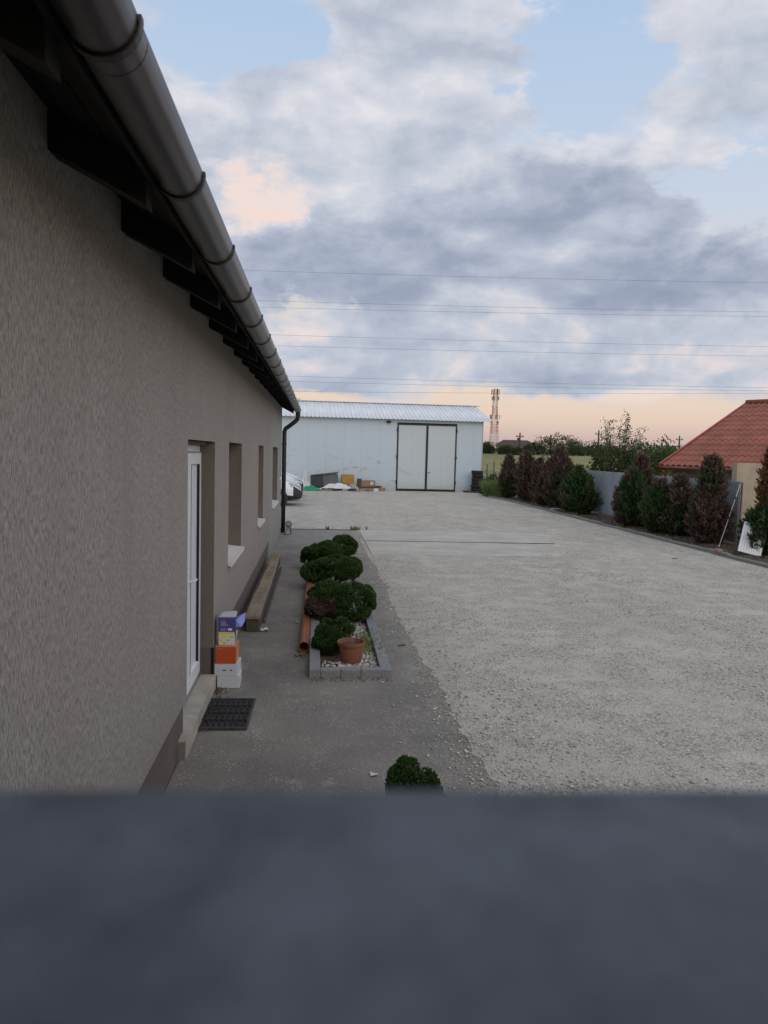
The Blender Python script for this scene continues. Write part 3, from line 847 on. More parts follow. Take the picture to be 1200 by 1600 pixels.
rf = MB()
for a, b_ in ((-5.6, 21.35),):
    pts = []
    for x in (-0.53, -4.6):
        for y in (a, b_): pts.append((x, y))
    (xa, ya), (_, yb_), (xc, _), _ = pts
    lo = [(xa, ya, zroof(xa, ya) + .03), (xa, yb_, zroof(xa, yb_) + .03), (xc, yb_, zroof(xc, yb_) + .03), (xc, ya, zroof(xc, ya) + .03)]
    hi = [(x, y, z + .05) for x, y, z in lo]
    rf.add(lo + hi, [(0, 1, 2, 3), (7, 6, 5, 4), (0, 4, 5, 1), (1, 5, 6, 2), (2, 6, 7, 3), (3, 7, 4, 0)])
    xe = -8.6
    lo2 = [(xc - .001, ya, zroof(xc, ya) + .03), (xc - .001, yb_, zroof(xc, yb_) + .03), (xe, yb_, zroof(-.6, yb_) + .03), (xe, ya, zroof(-.6, ya) + .03)]
    hi2 = [(x, y, z + .05) for x, y, z in lo2]
    rf.add(lo2 + hi2, [(0, 1, 2, 3), (7, 6, 5, 4), (0, 4, 5, 1), (1, 5, 6, 2), (2, 6, 7, 3), (3, 7, 4, 0)])
roof = rf.build('roof', 'roof_cover', bld)
# soffit boards across the rafters, one by one
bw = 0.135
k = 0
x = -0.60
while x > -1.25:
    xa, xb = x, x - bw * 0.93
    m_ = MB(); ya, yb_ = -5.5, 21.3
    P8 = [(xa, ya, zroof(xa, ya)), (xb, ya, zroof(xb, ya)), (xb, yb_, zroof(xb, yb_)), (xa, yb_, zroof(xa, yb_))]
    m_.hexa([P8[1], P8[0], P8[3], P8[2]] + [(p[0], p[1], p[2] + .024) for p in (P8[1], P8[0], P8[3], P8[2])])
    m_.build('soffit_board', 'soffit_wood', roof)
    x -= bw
# eaves fascia board in front of the rafter tails
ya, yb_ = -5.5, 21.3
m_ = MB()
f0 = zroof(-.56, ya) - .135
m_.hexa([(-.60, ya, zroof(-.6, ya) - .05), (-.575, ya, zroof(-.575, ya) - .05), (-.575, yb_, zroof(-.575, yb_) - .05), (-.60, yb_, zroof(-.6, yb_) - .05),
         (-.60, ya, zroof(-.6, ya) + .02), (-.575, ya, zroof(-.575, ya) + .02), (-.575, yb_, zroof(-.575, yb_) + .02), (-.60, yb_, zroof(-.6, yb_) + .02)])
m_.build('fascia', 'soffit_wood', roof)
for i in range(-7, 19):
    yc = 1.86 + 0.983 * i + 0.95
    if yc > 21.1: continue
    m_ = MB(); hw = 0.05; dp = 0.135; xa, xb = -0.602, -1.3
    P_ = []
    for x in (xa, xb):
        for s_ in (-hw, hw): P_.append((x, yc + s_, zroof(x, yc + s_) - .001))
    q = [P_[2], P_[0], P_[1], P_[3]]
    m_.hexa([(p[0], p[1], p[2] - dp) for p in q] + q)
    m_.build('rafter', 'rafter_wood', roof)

# half-round gutter with brackets
GX, GR = -0.495, 0.078


def gz_(y): return 3.225 + lift(y)


gm = MB(); P = []
for y in np.concatenate([np.linspace(-5.4, 21.15, 60)]):
    row = []
    for k in range(19):
        t_ = math.pi * k / 18
        row.append((GX - GR * math.cos(t_), y, gz_(y) - GR * math.sin(t_)))
    row = [(GX - GR, y, gz_(y) + .012)] + row + [(GX + GR + .002, y, gz_(y) + .006), (GX + GR - .004, y, gz_(y) + .010), (GX + GR - .010, y, gz_(y) + .006)]
    P.append(row)
gm.grid(P)
gut = gm.build('gutter', 'gutter_metal', bld, smooth=True)
sl_ = gut.modifiers.new('thick', 'SOLIDIFY'); sl_.thickness = 0.002; sl_.offset = 1
MB().lathe([(0.001, 0), (GR, 0), (GR, .006), (0.001, .006)], (GX, 21.145, gz_(21.1)), 24, 'y').build('end_cap', 'gutter_dark', gut)
for i in range(-6, 20):
    yc = 1.83 + 0.983 * i
    if yc > 20.9: continue
    m_ = MB(); pa = []
    for k in range(15):
        t_ = math.pi * k / 14 * 1.04
        pa.append((GX - (GR + .005) * math.cos(t_), gz_(yc) - (GR + .005) * math.sin(t_)))
    rows = []
    for (x, z) in pa:
        nx, nz = (x - GX), (z - gz_(yc)); L_ = math.hypot(nx, nz); nx /= L_; nz /= L_
        rows.append([(x, yc - .013, z), (x + nx * .005, yc - .013, z + nz * .005), (x + nx * .005, yc + .013, z + nz * .005), (x, yc + .013, z), (x, yc - .013, z)])
    m_.grid(rows); m_.f = [tuple(reversed(f)) for f in m_.f]
    m_.box(GX + GR - .002, GX + GR + .010, yc - .012, yc + .012, gz_(yc) - .002, gz_(yc) + .012)
    m_.build('bracket', 'gutter_dark', gut)
for yc in (1.98, 7.9, 13.9):                 # joint sleeves
    m_ = MB(); rows = []
    for y in (yc - .06, yc + .06):
        rows.append([(GX - (GR + .003) * math.cos(math.pi * k / 14), y, gz_(y) - (GR + .003) * math.sin(math.pi * k / 14)) for k in range(15)])
    m_.grid(rows).build('joint_sleeve', 'gutter_metal', gut, smooth=True)
# downpipe with swan neck
dpx = WX + 0.075; ye = 20.92; zt = gz_(20.9)
pts = [(GX, ye, zt - .06), (GX, ye, zt - .17), (GX - .02, ye, zt - .26), (GX - .06, ye, zt - .31), (dpx + .10, ye, zt - .47), (dpx + .03, ye, zt - .52), (dpx, ye, zt - .60), (dpx, ye, 2.0), (dpx, ye, 0.02)]
dp_ = MB().tube(pts, 0.060, 14).build('downpipe', 'gutter_dark', bld, smooth=True)
MB().lathe([(.068, -.09), (.068, 0)], (GX, ye, zt - .07), 14).build('outlet', 'gutter_dark', dp_, smooth=True)
for z in (2.45, 1.1):
    m_ = MB().lathe([(.062, -.018), (.068, -.018), (.068, .018), (.062, .018)], (dpx, ye, z), 14); m_.box(WX + .002, dpx - .05, ye - .01, ye + .01, z - .008, z + .008)
    m_.build('pipe_clip', 'gutter_dark', dp_)
tag(MB().lathe([(0.001, .035), (.02, .032), (.033, .02), (.036, 0), (.036, -.01)], (0, 0, 0), 14, 'x').build('wall_sensor', 'white_pvc', smooth=True),
    'small round white sensor on the wall beside the downpipe', 'sensor').location = (WX + .012, 20.1, 1.53)
lampo = MB()
lampo.bbox(-.04, .04, -.02, .0, -.10, .10, .006); lampo.tube([(0, -.0, .04), (0, .10, .08), (0, .16, .03)], .014, 8); lampo.lathe([(.02, .06), (.05, .03), (.075, -.10), (.06, -.11), (0.001, -.11)], (0, .17, 0), 14)
lo_ = tag(lampo.build('wall_lamp', 'gutter_dark'), 'dark wall lamp on the end of the rendered building behind the downpipe', 'lamp')
lo_.location = (-1.02, 21.02, 2.62); lo_.rotation_euler = (0, 0, 0)
# grey socket box and cable at the foot of the downpipe
sk = empty('cable_reel', (WX + .23, 20.75, 0), 'small grey-blue cable reel standing at the foot of the downpipe', 'reel')
MB().lathe([(.03, -.06), (.10, -.055), (.10, -.045), (.06, -.04), (.06, .04), (.10, .045), (.10, .055), (.03, .06)], (WX + .23, 20.75, .26), 18, 'y').build('drum', 'blue_grey_plastic', sk, smooth=False)
fr_ = MB(); 
for s_ in (-.07, .07):
    fr_.tube([(WX + .15, 20.75 + s_, .006), (WX + .23, 20.75 + s_, .27), (WX + .31, 20.75 + s_, .006)], .007, 6)
fr_.tube([(WX + .15, 20.68, .008), (WX + .15, 20.82, .008)], .007, 6); fr_.tube([(WX + .31, 20.68, .008), (WX + .31, 20.82, .008)], .007, 6); fr_.tube([(WX + .23, 20.68, .265), (WX + .23, 20.82, .265)], .007, 6)
fr_.build('stand', 'black_steel', sk)
MB().tube([(WX + .28, 20.68, .2), (WX + .31, 20.60, .10), (WX + .29, 20.50, .02), (WX + .22, 20.42, .01), (WX + .1, 20.5, .012)], .008, 6).build('cable', 'black_steel', sk, smooth=True)

# ------------------------------------------------------------------ white sheet-metal barn at the end of the yard
BY, BX0, BX1, BZ = 46.3, -4.0, 10.32, 4.40
barn = empty('barn', (3, 50.6, 0), 'white sheet-metal barn with double gate at the end of the yard', 'barn')
seams = [BX0, -2.8, -1.65, -0.5, 0.62, 1.73, 2.80, 3.87, 4.97]
D0, D1, DM, DT = 4.99, 8.66, 6.83, 4.12


def barn_panel(x0, x1, z0, z1):
    m_ = MB(); m_.bbox(x0 + .001, x1 - .001, BY, BY + 0.08, z0, z1, 0.006); return m_.build('wall_panel', 'barn_white', barn)


for a, b_ in zip(seams[:-1], seams[1:]): barn_panel(a, b_, -0.05, BZ)
barn_panel(D0 - .02, DM, DT + .06, BZ); barn_panel(DM, D1 + .02, DT + .06, BZ)
barn_panel(D1 + .02, 9.74, -.05, BZ); barn_panel(9.74, BX1, -.05, BZ)
MB().box(BX0, BX1, BY + 8.95, BY + 9.0, -.05, BZ).build('back_wall', 'barn_white', barn)
for x in (BX0, BX1):
    m_ = MB(); xa, xb = (x, x + .06) if x < 0 else (x - .06, x)
    y0, y1, ym = BY + .0805, BY + 8.949, BY + 4.5
    pr = [(y0, -.05), (y1, -.05), (y1, BZ), (ym, BZ + 1.14), (y0, BZ)]
    m_.add([(xa, y, z) for y, z in pr] + [(xb, y, z) for y, z in pr], [(4, 3, 2, 1, 0), (5, 6, 7, 8, 9)] + [(i, (i + 1) % 5, 5 + (i + 1) % 5, 5 + i) for i in range(5)])
    m_.build('gable_wall', 'barn_white', barn)
MB().box(BX1 - .05, BX1 + .006, BY - .012, BY + .05, 0, BZ).build('corner_trim', 'zinc_sheet', barn)
# gate
for (x0, x1) in ((D0 + .03, DM - .03), (DM + .03, D1 - .03)):
    lf = MB()
    n_ = 4
    for i in range(n_):
        a = x0 + (x1 - x0) * i / n_; b_ = x0 + (x1 - x0) * (i + 1) / n_
        lf.bbox(a + .0008, b_ - .0008, BY - .02, BY + .02, .10, DT - .02, .003)
    leaf = lf.build('gate_leaf', 'barn_door_white', barn)
    fr_ = MB(); t_ = .065; e = .05
    fr_.box(x0 - .028, x0 + t_ - .028, BY - .045, BY - .0205, .04, DT); fr_.box(x1 + .028 - t_, x1 + .028, BY - .045, BY - .0205, .04, DT)
    fr_.box(x0 + t_ - .028, x1 + .028 - t_, BY - .043, BY - .0205, DT - .085, DT); fr_.box(x0 + t_ - .028, x1 + .028 - t_, BY - .043, BY - .0205, .04, .13)
    fr_.build('gate_frame', 'black_steel', leaf)
    hx = x0 - .03 if x0 < 6 else x1 + .03
    for z in (.55, 2.1, 3.75):
        MB().tube([(hx, BY - .05, z - .09), (hx, BY - .05, z + .09)], .045, 8).build('hinge', 'black_steel', leaf)
MB().tube([(DM + .12, BY - .05, 1.15), (DM + .12, BY - .10, 1.15), (DM + .24, BY - .10, 1.15)], .02, 6).build('gate_handle', 'black_steel', barn)
# floodlight belongs to the wall
fl = MB().bbox(4.30, 4.56, BY - .16, BY - .06, 4.13, 4.26, .01); fl.box(4.40, 4.46, BY - .0605, BY, 4.17, 4.22)
tag(fl.build('floodlight', 'black_steel'), 'small dark floodlight fixed under the eave of the white barn', 'floodlight')
# roof sheets, trapezoid ribs
RL, RZ = 4.5, 1.14
proto = None
wS = 1.0; x = BX0 - .25; k = 0
ribs = []
for i in range(4):
    u = i * .25
    ribs += [(u, 0), (u + .165, 0), (u + .185, .05), (u + .225, .05), (u + .245, 0)]
ribs.append((1.0 - .004, 0))
for side in (0, 1):
    proto = None; x = BX0 - .25
    while x < BX1 + .3:
        if proto is None:
            m_ = MB(); rows = []
            for (u, hh) in ribs:
                s0 = (-.32, -.32 * RZ / RL); s1 = (RL + .02, RZ + .02 * RZ / RL)
                rows.append([(u, s0[0], s0[1] + hh), (u, s1[0], s1[1] + hh)])
            if side: rows = [[(u, -y, z) for u, y, z in r_] for r_ in rows]
            m_.grid(rows); m_.f = [tuple(reversed(f)) for f in m_.f] if not side else m_.f
            proto = m_.build('roof_sheet', 'barn_roof', barn, local=True)
            sl_ = proto.modifiers.new('thick', 'SOLIDIFY'); sl_.thickness = .012; sl_.offset = -1
            o = proto
        else: o = copy_mesh(proto, barn)
        o.location = (x - 3, (BY - 50.6) if not side else (BY + 9.0 - 50.6), BZ + .03 + (k % 2) * .0015); k += 1
        x += wS
rc = MB(); ry, rz = BY + 4.5, BZ + RZ + .10
rc.add([(BX0 - .27, ry - .22, rz - .035), (BX1 + .72, ry - .22, rz - .035), (BX1 + .72, ry, rz + .02), (BX0 - .27, ry, rz + .02), (BX0 - .27, ry + .22, rz - .035), (BX1 + .72, ry + .22, rz - .035)],
       [(0, 1, 2, 3), (3, 2, 5, 4)])
rc.build('ridge_cap', 'barn_roof', barn)
MB().box(BX0, BX1, BY - .28, BY + .2, BZ - .055, BZ - .03).build('eave_soffit', 'barn_roof', barn)

# ------------------------------------------------------------------ things heaped against the barn
JY = 45.2


def lbox(name, mat_, x0, x1, y0, y1, z0, z1, label, cat, rot=0, tilt=0, group=None, c=.012):
    w, d, h_ = (x1 - x0) / 2, (y1 - y0) / 2, (z1 - z0)
    m_ = MB(); m_.bbox(-w, w, -d, d, 0, h_, c)
    o = tag(m_.build(name, mat_), label, cat, group)
    o.location = ((x0 + x1) / 2, (y0 + y1) / 2, z0); o.rotation_euler = (0, tilt, rot); return o


def carton(name, mat_, c, s, rot, label, cat='box', group=None, flaps=True, tape='cardboard'):
    e = empty(name, c, label, cat, group); e.rotation_euler = (0, 0, rot)
    w, d, h_ = s[0] / 2, s[1] / 2, s[2]
    MB().bbox(-w, w, -d, d, 0, h_ * .97, .006).build('carton_body', mat_, e, local=True)
    for s_ in (-1, 1):
        MB().box(-w + .003, w - .003, min(s_ * .003, s_ * (d - .003)), max(s_ * .003, s_ * (d - .003)), h_ * .971, h_).build('flap', mat_, e, local=True)
    return e


cab = empty('cabinet', (.45, JY - .1, 0), 'dark grey cabinet body lying tilted on the junk heap', 'cabinet'); cab.rotation_euler = (0, R(-7), R(9)); cab.location.z = .20
MB().bbox(-.62, .02, -.3, .3, .02, .70, .012).build('side_panel', 'grey_dark', cab, local=True)
MB().bbox(.024, .95, -.27, .27, .02, .66, .012).build('carcass', 'grey_board', cab, local=True)
MB().bbox(-.58, .99, -.34, .34, .70, .76, .008).build('top_board', 'grey_dark', cab, local=True)
for s_ in (-1, 1): MB().bbox(-.55, .85, s_ * .22 - .03, s_ * .22 + .03, -.05, .018, .006).build('foot', 'black_steel', cab, local=True)
pal = empty('pallet', (.9, JY, 0), 'flat weathered pallet under the junk heap', 'pallet')
for i in range(7): MB().bbox(-.8 + .26 * i, -.8 + .26 * i + .15, -.5, .5, .105, .128, .004).build('board', 'timber', pal, local=True)
for s_ in (-.43, 0, .43): MB().bbox(-.8, .91, s_ - .05, s_ + .05, .0, .104, .004).build('bearer', 'timber_dark', pal, local=True)
carton('yellow_crate', 'yellow_board', (1.95, JY + .35, .42), (.75, .5, .52), .05, 'ochre yellow box standing at the back of the junk heap')
carton('cardboard_box', 'cardboard', (1.92, JY + .35, 0), (.8, .55, .42), -.04, 'dark brown box under the ochre yellow box', flaps=True)
carton('cardboard_box', 'cardboard', (3.15, JY + .2, .26), (.85, .55, .36), .12, 'brown cardboard box with a white sticker on the junk heap')
tag(MB().box(-.10, .10, -.003, 0, 0, .19).build('sticker', 'card_white'), None).parent = bpy.data.objects['cardboard_box.001']
bpy.data.objects['sticker'].location = (.22, -.2775, .1)
carton('cardboard_box', 'timber_dark', (3.1, JY + .2, 0), (1.0, .7, .26), .02, 'dark flattened box under the cardboard box with the sticker')
carton('cardboard_box', 'grey_dark', (3.75, JY + .15, 0), (.42, .5, .30), .2, 'small black box at the end of the junk heap nearest the gate')
lbox('post_stub', 'timber_dark', 2.48, 2.74, JY - .1, JY + .2, 0.0, .72, 'tall brown post stub leaning by the heap', 'post', tilt=.06)


def cloth(name, mat_, c, sx, sy, h_, seed, label, cat):
    r = np.random.default_rng(seed); P_ = []; n_ = 26
    for i in range(n_):
        row = []
        for j in range(n_):
            u, v = i / (n_ - 1) * 2 - 1, j / (n_ - 1) * 2 - 1
            p = np.array([[u * 1.3, v * 1.3, seed]])
            z = h_ * max(0, (1 - .9 * (u * u + v * v) ** .8)) + lump(p, seed, 2.6, .09)[0] * (h_ * 3) * (.3 + .7 * max(0, 1 - (u * u + v * v) * .6))
            wob = 1 + .18 * math.sin(5 * math.atan2(v, u) + seed)
            row.append((u * sx * wob, v * sy * wob, max(.008 + .01 * math.sin(9 * u + 7 * v) ** 2, z)))
        P_.append(row)
    m_ = MB().grid(P_); m_.f = [tuple(reversed(f)) for f in m_.f]
    o = tag(m_.build(name, mat_, smooth=True), label, cat); o.location = c
    s_ = o.modifiers.new('t', 'SOLIDIFY'); s_.thickness = .006; return o


cloth('tarpaulin', 'tarp_green', (-.30, JY - 1.2, .01), .62, .45, .26, 3, 'crumpled bright green tarpaulin on the gravel beside the heap', 'tarpaulin')
cloth('plastic_sheet', 'sheet_white', (1.35, JY - .75, .13), .85, .35, .34, 4, 'crumpled white plastic sheet on the pallet of the heap', 'sheet')
cloth('sack', 'sheet_white', (-.62, JY - .5, .0), .3, .3, .95, 8, 'pale upright plastic sack between the vans and the grey cabinet', 'sack')
cloth('sack', 'stone_grey', (2.2, JY - .75, .02), .36, .3, .42, 9, 'pale grey sack slumped in front of the yellow box', 'sack')
for i, (a, b_, y, z, rt) in enumerate([(.3, 1.9, JY - .85, .0, .03), (.9, 2.4, JY - .95, .0, -.04), (2.3, 3.5, JY - .5, .08, -.10), (2.1, 3.4, JY - .62, .0, .05)]):
    lbox('plank', 'timber', a, b_, y - .09, y + .09, z, z + .05 + .02 * i, ['short plank under the white plastic sheet, nearest the green tarpaulin', 'second plank lying in front of the pallet', 'upper pale plank lying by the sticker box', 'lower pale plank lying by the sticker box'][i], 'plank', rot=rt)

# tyres by the barn corner
tp = [(0.20, -.085), (.22, -.10), (.30, -.105), (.345, -.085), (.36, -.03), (.36, .03), (.345, .085), (.30, .105), (.22, .10), (.20, .085), (.20, -.085)]
tyre0 = None
for i in range(6):
    lab = ['bottom tyre', 'second tyre from the bottom', 'third tyre from the bottom', 'fourth tyre from the bottom', 'fifth tyre from the bottom', 'top tyre'][i] + ' of the black stack at the barn corner'
    if tyre0 is None: tyre0 = o = MB().lathe(tp, n=28).build('tyre', 'rubber', smooth=False)
    else: o = link(tyre0.copy()); o.name = 'tyre'
    tag(o, lab, 'tyre', 'tyres stacked at the barn corner'); o.location = (9.93 + random.uniform(-.03, .03), 45.75 + random.uniform(-.03, .03), .205 + .212 * i - .01); o.rotation_euler = (random.uniform(-.015, .015), random.uniform(-.015, .015), i)
p2_ = empty('pallet', (9.75, 45.7, 0), 'low grey pallet under the stack of tyres', 'pallet')
for i in range(5): MB().bbox(-.62, .62, -.5 + .22 * i, -.5 + .22 * i + .14, .075, .098, .004).build('board', 'timber_dark', p2_, local=True)
for s_ in (-.5, 0, .5): MB().bbox(s_ - .05, s_ + .05, -.5, .52, 0, .074, .004).build('bearer', 'timber_dark', p2_, local=True)
o = link(tyre0.copy()); o.name = 'tyre'; o.data = tyre0.data.copy(); o.data.materials[0] = MATS['rubber_dusty']
tag(o, 'dusty tyre standing on edge in the grass beside the tyre stack', 'tyre'); o.location = (10.35, 44.2, .36); o.rotation_euler = (R(82), 0, R(25))

# ------------------------------------------------------------------ vans parked nose out behind the building
SECT = [  # x, z_top, z_bot, half width  (nose at x = 0, body towards -x)
    (0.00, .62, .36, .62), (-.05, .74, .30, .80), (-.14, .86, .27, .90), (-.35, 1.02, .26, .95), (-.75, 1.16, .26, .97),
    (-1.10, 1.27, .26, .98), (-1.50, 1.62, .26, .98), (-1.95, 1.88, .26, .97), (-2.4, 1.95, .26, .97), (-4.6, 1.95, .28, .97), (-4.85, 1.85, .32, .95), (-4.92, 1.2, .40, .93)]


def sec_ring(x, zt, zb, hw, n_=28):
    out = []
    for j in range(n_):
        t_ = 2 * math.pi * j / n_; c, s_ = math.cos(t_), math.sin(t_)
        e = 0.42
        u = math.copysign(abs(c) ** e, c); v = math.copysign(abs(s_) ** e, s_)
        tuck = 1 - .10 * max(0, v) ** 2 * (1 if zt > 1.4 else .6)
        out.append((x, u * hw * tuck, (zt + zb) / 2 + v * (zt - zb) / 2))
    return out


def make_van(loc, label, white='car_white'):
    e = empty('van', loc, label, 'van', 'white vans parked nose out behind the building')
    rings = [sec_ring(*s_) for s_ in SECT]
    body = MB(); bum = MB()
    n_ = len(rings[0])
    for i in range(len(rings) - 1):
        for j in range(n_):
            q = [rings[i][j], rings[i][(j + 1) % n_], rings[i + 1][(j + 1) % n_], rings[i + 1][j]]
            zc = sum(p[2] for p in q) / 4; xc = sum(p[0] for p in q) / 4
            lowcut = .70 if xc > -.55 else (.40 if xc < -.9 else .55)
            (bum if zc < lowcut else body).add(q, [(0, 1, 2, 3)])
    bum.add(rings[0], [tuple(range(n_ - 1, -1, -1))]); body.add(rings[-1], [tuple(range(n_))])
    def weld(mb_):
        key = {}; idx_ = []; nv = []
        for p in mb_.v:
            k_ = tuple(round(c, 4) for c in p)
            if k_ not in key: key[k_] = len(nv); nv.append(p)
            idx_.append(key[k_])
        mb_.v = nv; mb_.f = [tuple(idx_[i] for i in f) for f in mb_.f]
    weld(body); weld(bum)
    bd = body.build('body', white, e, local=True, smooth=True)
    bp = bum.build('bumper', 'car_plastic', e, local=True, smooth=True)
    # windscreen and side glass, slightly proud
    ws = MB(); P_ = []
    for (x, z, hw) in ((-1.13, 1.315, .80), (-1.30, 1.475, .80), (-1.50, 1.645, .77), (-1.72, 1.785, .73)):
        P_.append([(x + .01 - .10 * (v / .8) ** 2, v, z + .012 - .03 * (v / .8) ** 2) for v in np.linspace(-hw, hw, 9)])
    ws.grid(P_).build('windscreen', 'glass_dark', e, local=True, smooth=True)
    for s_ in (-1, 1):
        sg = MB(); sg.add([(-1.55, s_ * .955, 1.30), (-1.95, s_ * .915, 1.66), (-2.6, s_ * .910, 1.70), (-2.65, s_ * .965, 1.25)], [(0, 1, 2, 3) if s_ < 0 else (3, 2, 1, 0)])
        sg.build('side_window', 'glass_dark', e, local=True)
        hl = MB(); hl.hexa([(-.07, s_ * .80, .68), (-.02, s_ * .52, .66), (-.25, s_ * .55, .80), (-.42, s_ * .955, .80), (-.10, s_ * .82, .84), (-.08, s_ * .55, .80), (-.30, s_ * .60, .95), (-.52, s_ * .955, .98)])
        hl.build('headlight', 'car_lamp', e, local=True)
        mr = MB(); mr.bbox(-1.52, -1.38, min(s_ * 1.02, s_ * 1.22), max(s_ * 1.02, s_ * 1.22), 1.22, 1.46, .03); mr.tube([(-1.5, s_ * .96, 1.24), (-1.46, s_ * 1.04, 1.27)], .03, 6)
        mr.build('wing_mirror', 'car_plastic', e, local=True)
        for xw in (-.95, -4.0):
            w_ = MB().lathe([(.20, -.09), (.30, -.10), (.325, -.06), (.325, .06), (.30, .10), (.20, .09)], (xw, s_ * .90, .325), 24, 'y').build('tyre', 'rubber', e, local=True)
            MB().lathe([(.001, s_ * .07), (.06, s_ * .085), (.19, s_ * .06), (.20, s_ * .088)], (xw, s_ * .90, .325), 20, 'y').build('rim', 'rim_metal', w_, local=True)
            MB().lathe([(.33, s_ * .068), (.39, s_ * .070), (.39, s_ * .074), (.33, s_ * .076)], (xw, s_ * .90, .325), 24, 'y').build('wheel_arch', 'car_plastic', bp, local=True)
    gr = MB()
    for z in (.47, .53, .59): gr.bbox(-.005, .02, -.45, .45, z - .02, z + .015, .004)
    gr.build('grille', 'gasket', bp, local=True)
    MB().box(.021, .026, -.26, .26, .38, .47).build('number_plate', 'card_white', bp, local=True)
    hl = MB().tube([(-.20, -.86, .93), (-.70, -.90, 1.10), (-1.08, -.90, 1.24)], .008, 5); hl.build('bonnet_seam', 'gasket', bd, local=True)
    for s_ in (-.3, .3): MB().tube([(-1.10, s_ - .25, 1.30), (-1.18, s_ + .28, 1.375)], .012, 5).build('wiper', 'car_plastic', e, local=True)
    return e


make_van((-.53, 32.0, 0), 'white van with black bumper, nearest of those nosing out behind the downpipe')
make_van((-.66, 35.0, 0), 'middle white van nosing out between two others behind the downpipe')
make_van((-.60, 38.2, 0), 'white van farthest back, beside the junk heap')

# ------------------------------------------------------------------ corrugated metal fence
FX = 11.38
fen = empty('metal_fence', (FX, 19.3, 0), 'grey corrugated metal sheet fence behind the row of conifers', 'fence')
proto = None
for i in range(21):
    if proto is None:
        m_ = MB(); rows = []
        for k in range(11):
            u = k * .1
            for (a, b_) in ((0, 0), (.035, 0), (.050, .022), (.085, .022)): rows.append([(-b_, u + a, .10), (-b_, u + a, 1.76)])
        rows = rows[:40] + [[(0, .998, .10), (0, .998, 1.76)]]
        m_.grid(rows)
        proto = m_.build('fence_sheet', 'zinc_sheet', fen, local=True); o = proto
        sl_ = o.modifiers.new('t', 'SOLIDIFY'); sl_.thickness = .002
    else: o = copy_mesh(proto, fen)
    o.location = (random.uniform(-.004, .004), i * 1.0, (0.0 if i < 6 else .03) + random.uniform(-.008, .008)); o.rotation_euler = (random.uniform(-.006, .006), random.uniform(-.012, .012), random.uniform(-.01, .01))
post = None
for i in range(11):
    if post is None: post = MB().bbox(.046, .086, -.02, .02, 0, 1.74, .004).build('fence_post', 'post_metal', fen, local=True); o = post
    else: o = copy_mesh(post, fen)
    o.location = (0, .06 + i * 2.0, 0)
for z in (.45, 1.45): MB().box(.014, .044, 0, 21, z - .02, z + .02).build('rail', 'post_metal', fen, local=True)

# ------------------------------------------------------------------ wire fence to the field
wf = empty('wire_fence', (10.6, 47, 0), 'thin wire fence with dark posts beside the barn', 'fence')
wp = [(10.75, 46.8), (11.3, 47.2), (12.5, 48), (14.2, 48.4), (16.2, 48.8), (18.4, 49.2), (21, 49.6)]
for i, (x, y) in enumerate(wp):
    h_ = 1.75 + .25 * math.sin(i * 2.1)
    MB().tube([(x, y, -.1), (x + random.uniform(-.04, .04), y, h_)], .035, 6).build('post', 'post_metal', wf)
for z in (.4, .8, 1.2, 1.55):
    MB().tube([(x, y, z + (0.02 if i % 2 else -.02)) for i, (x, y) in enumerate(wp)], .006, 4).build('wire', 'post_metal', wf)


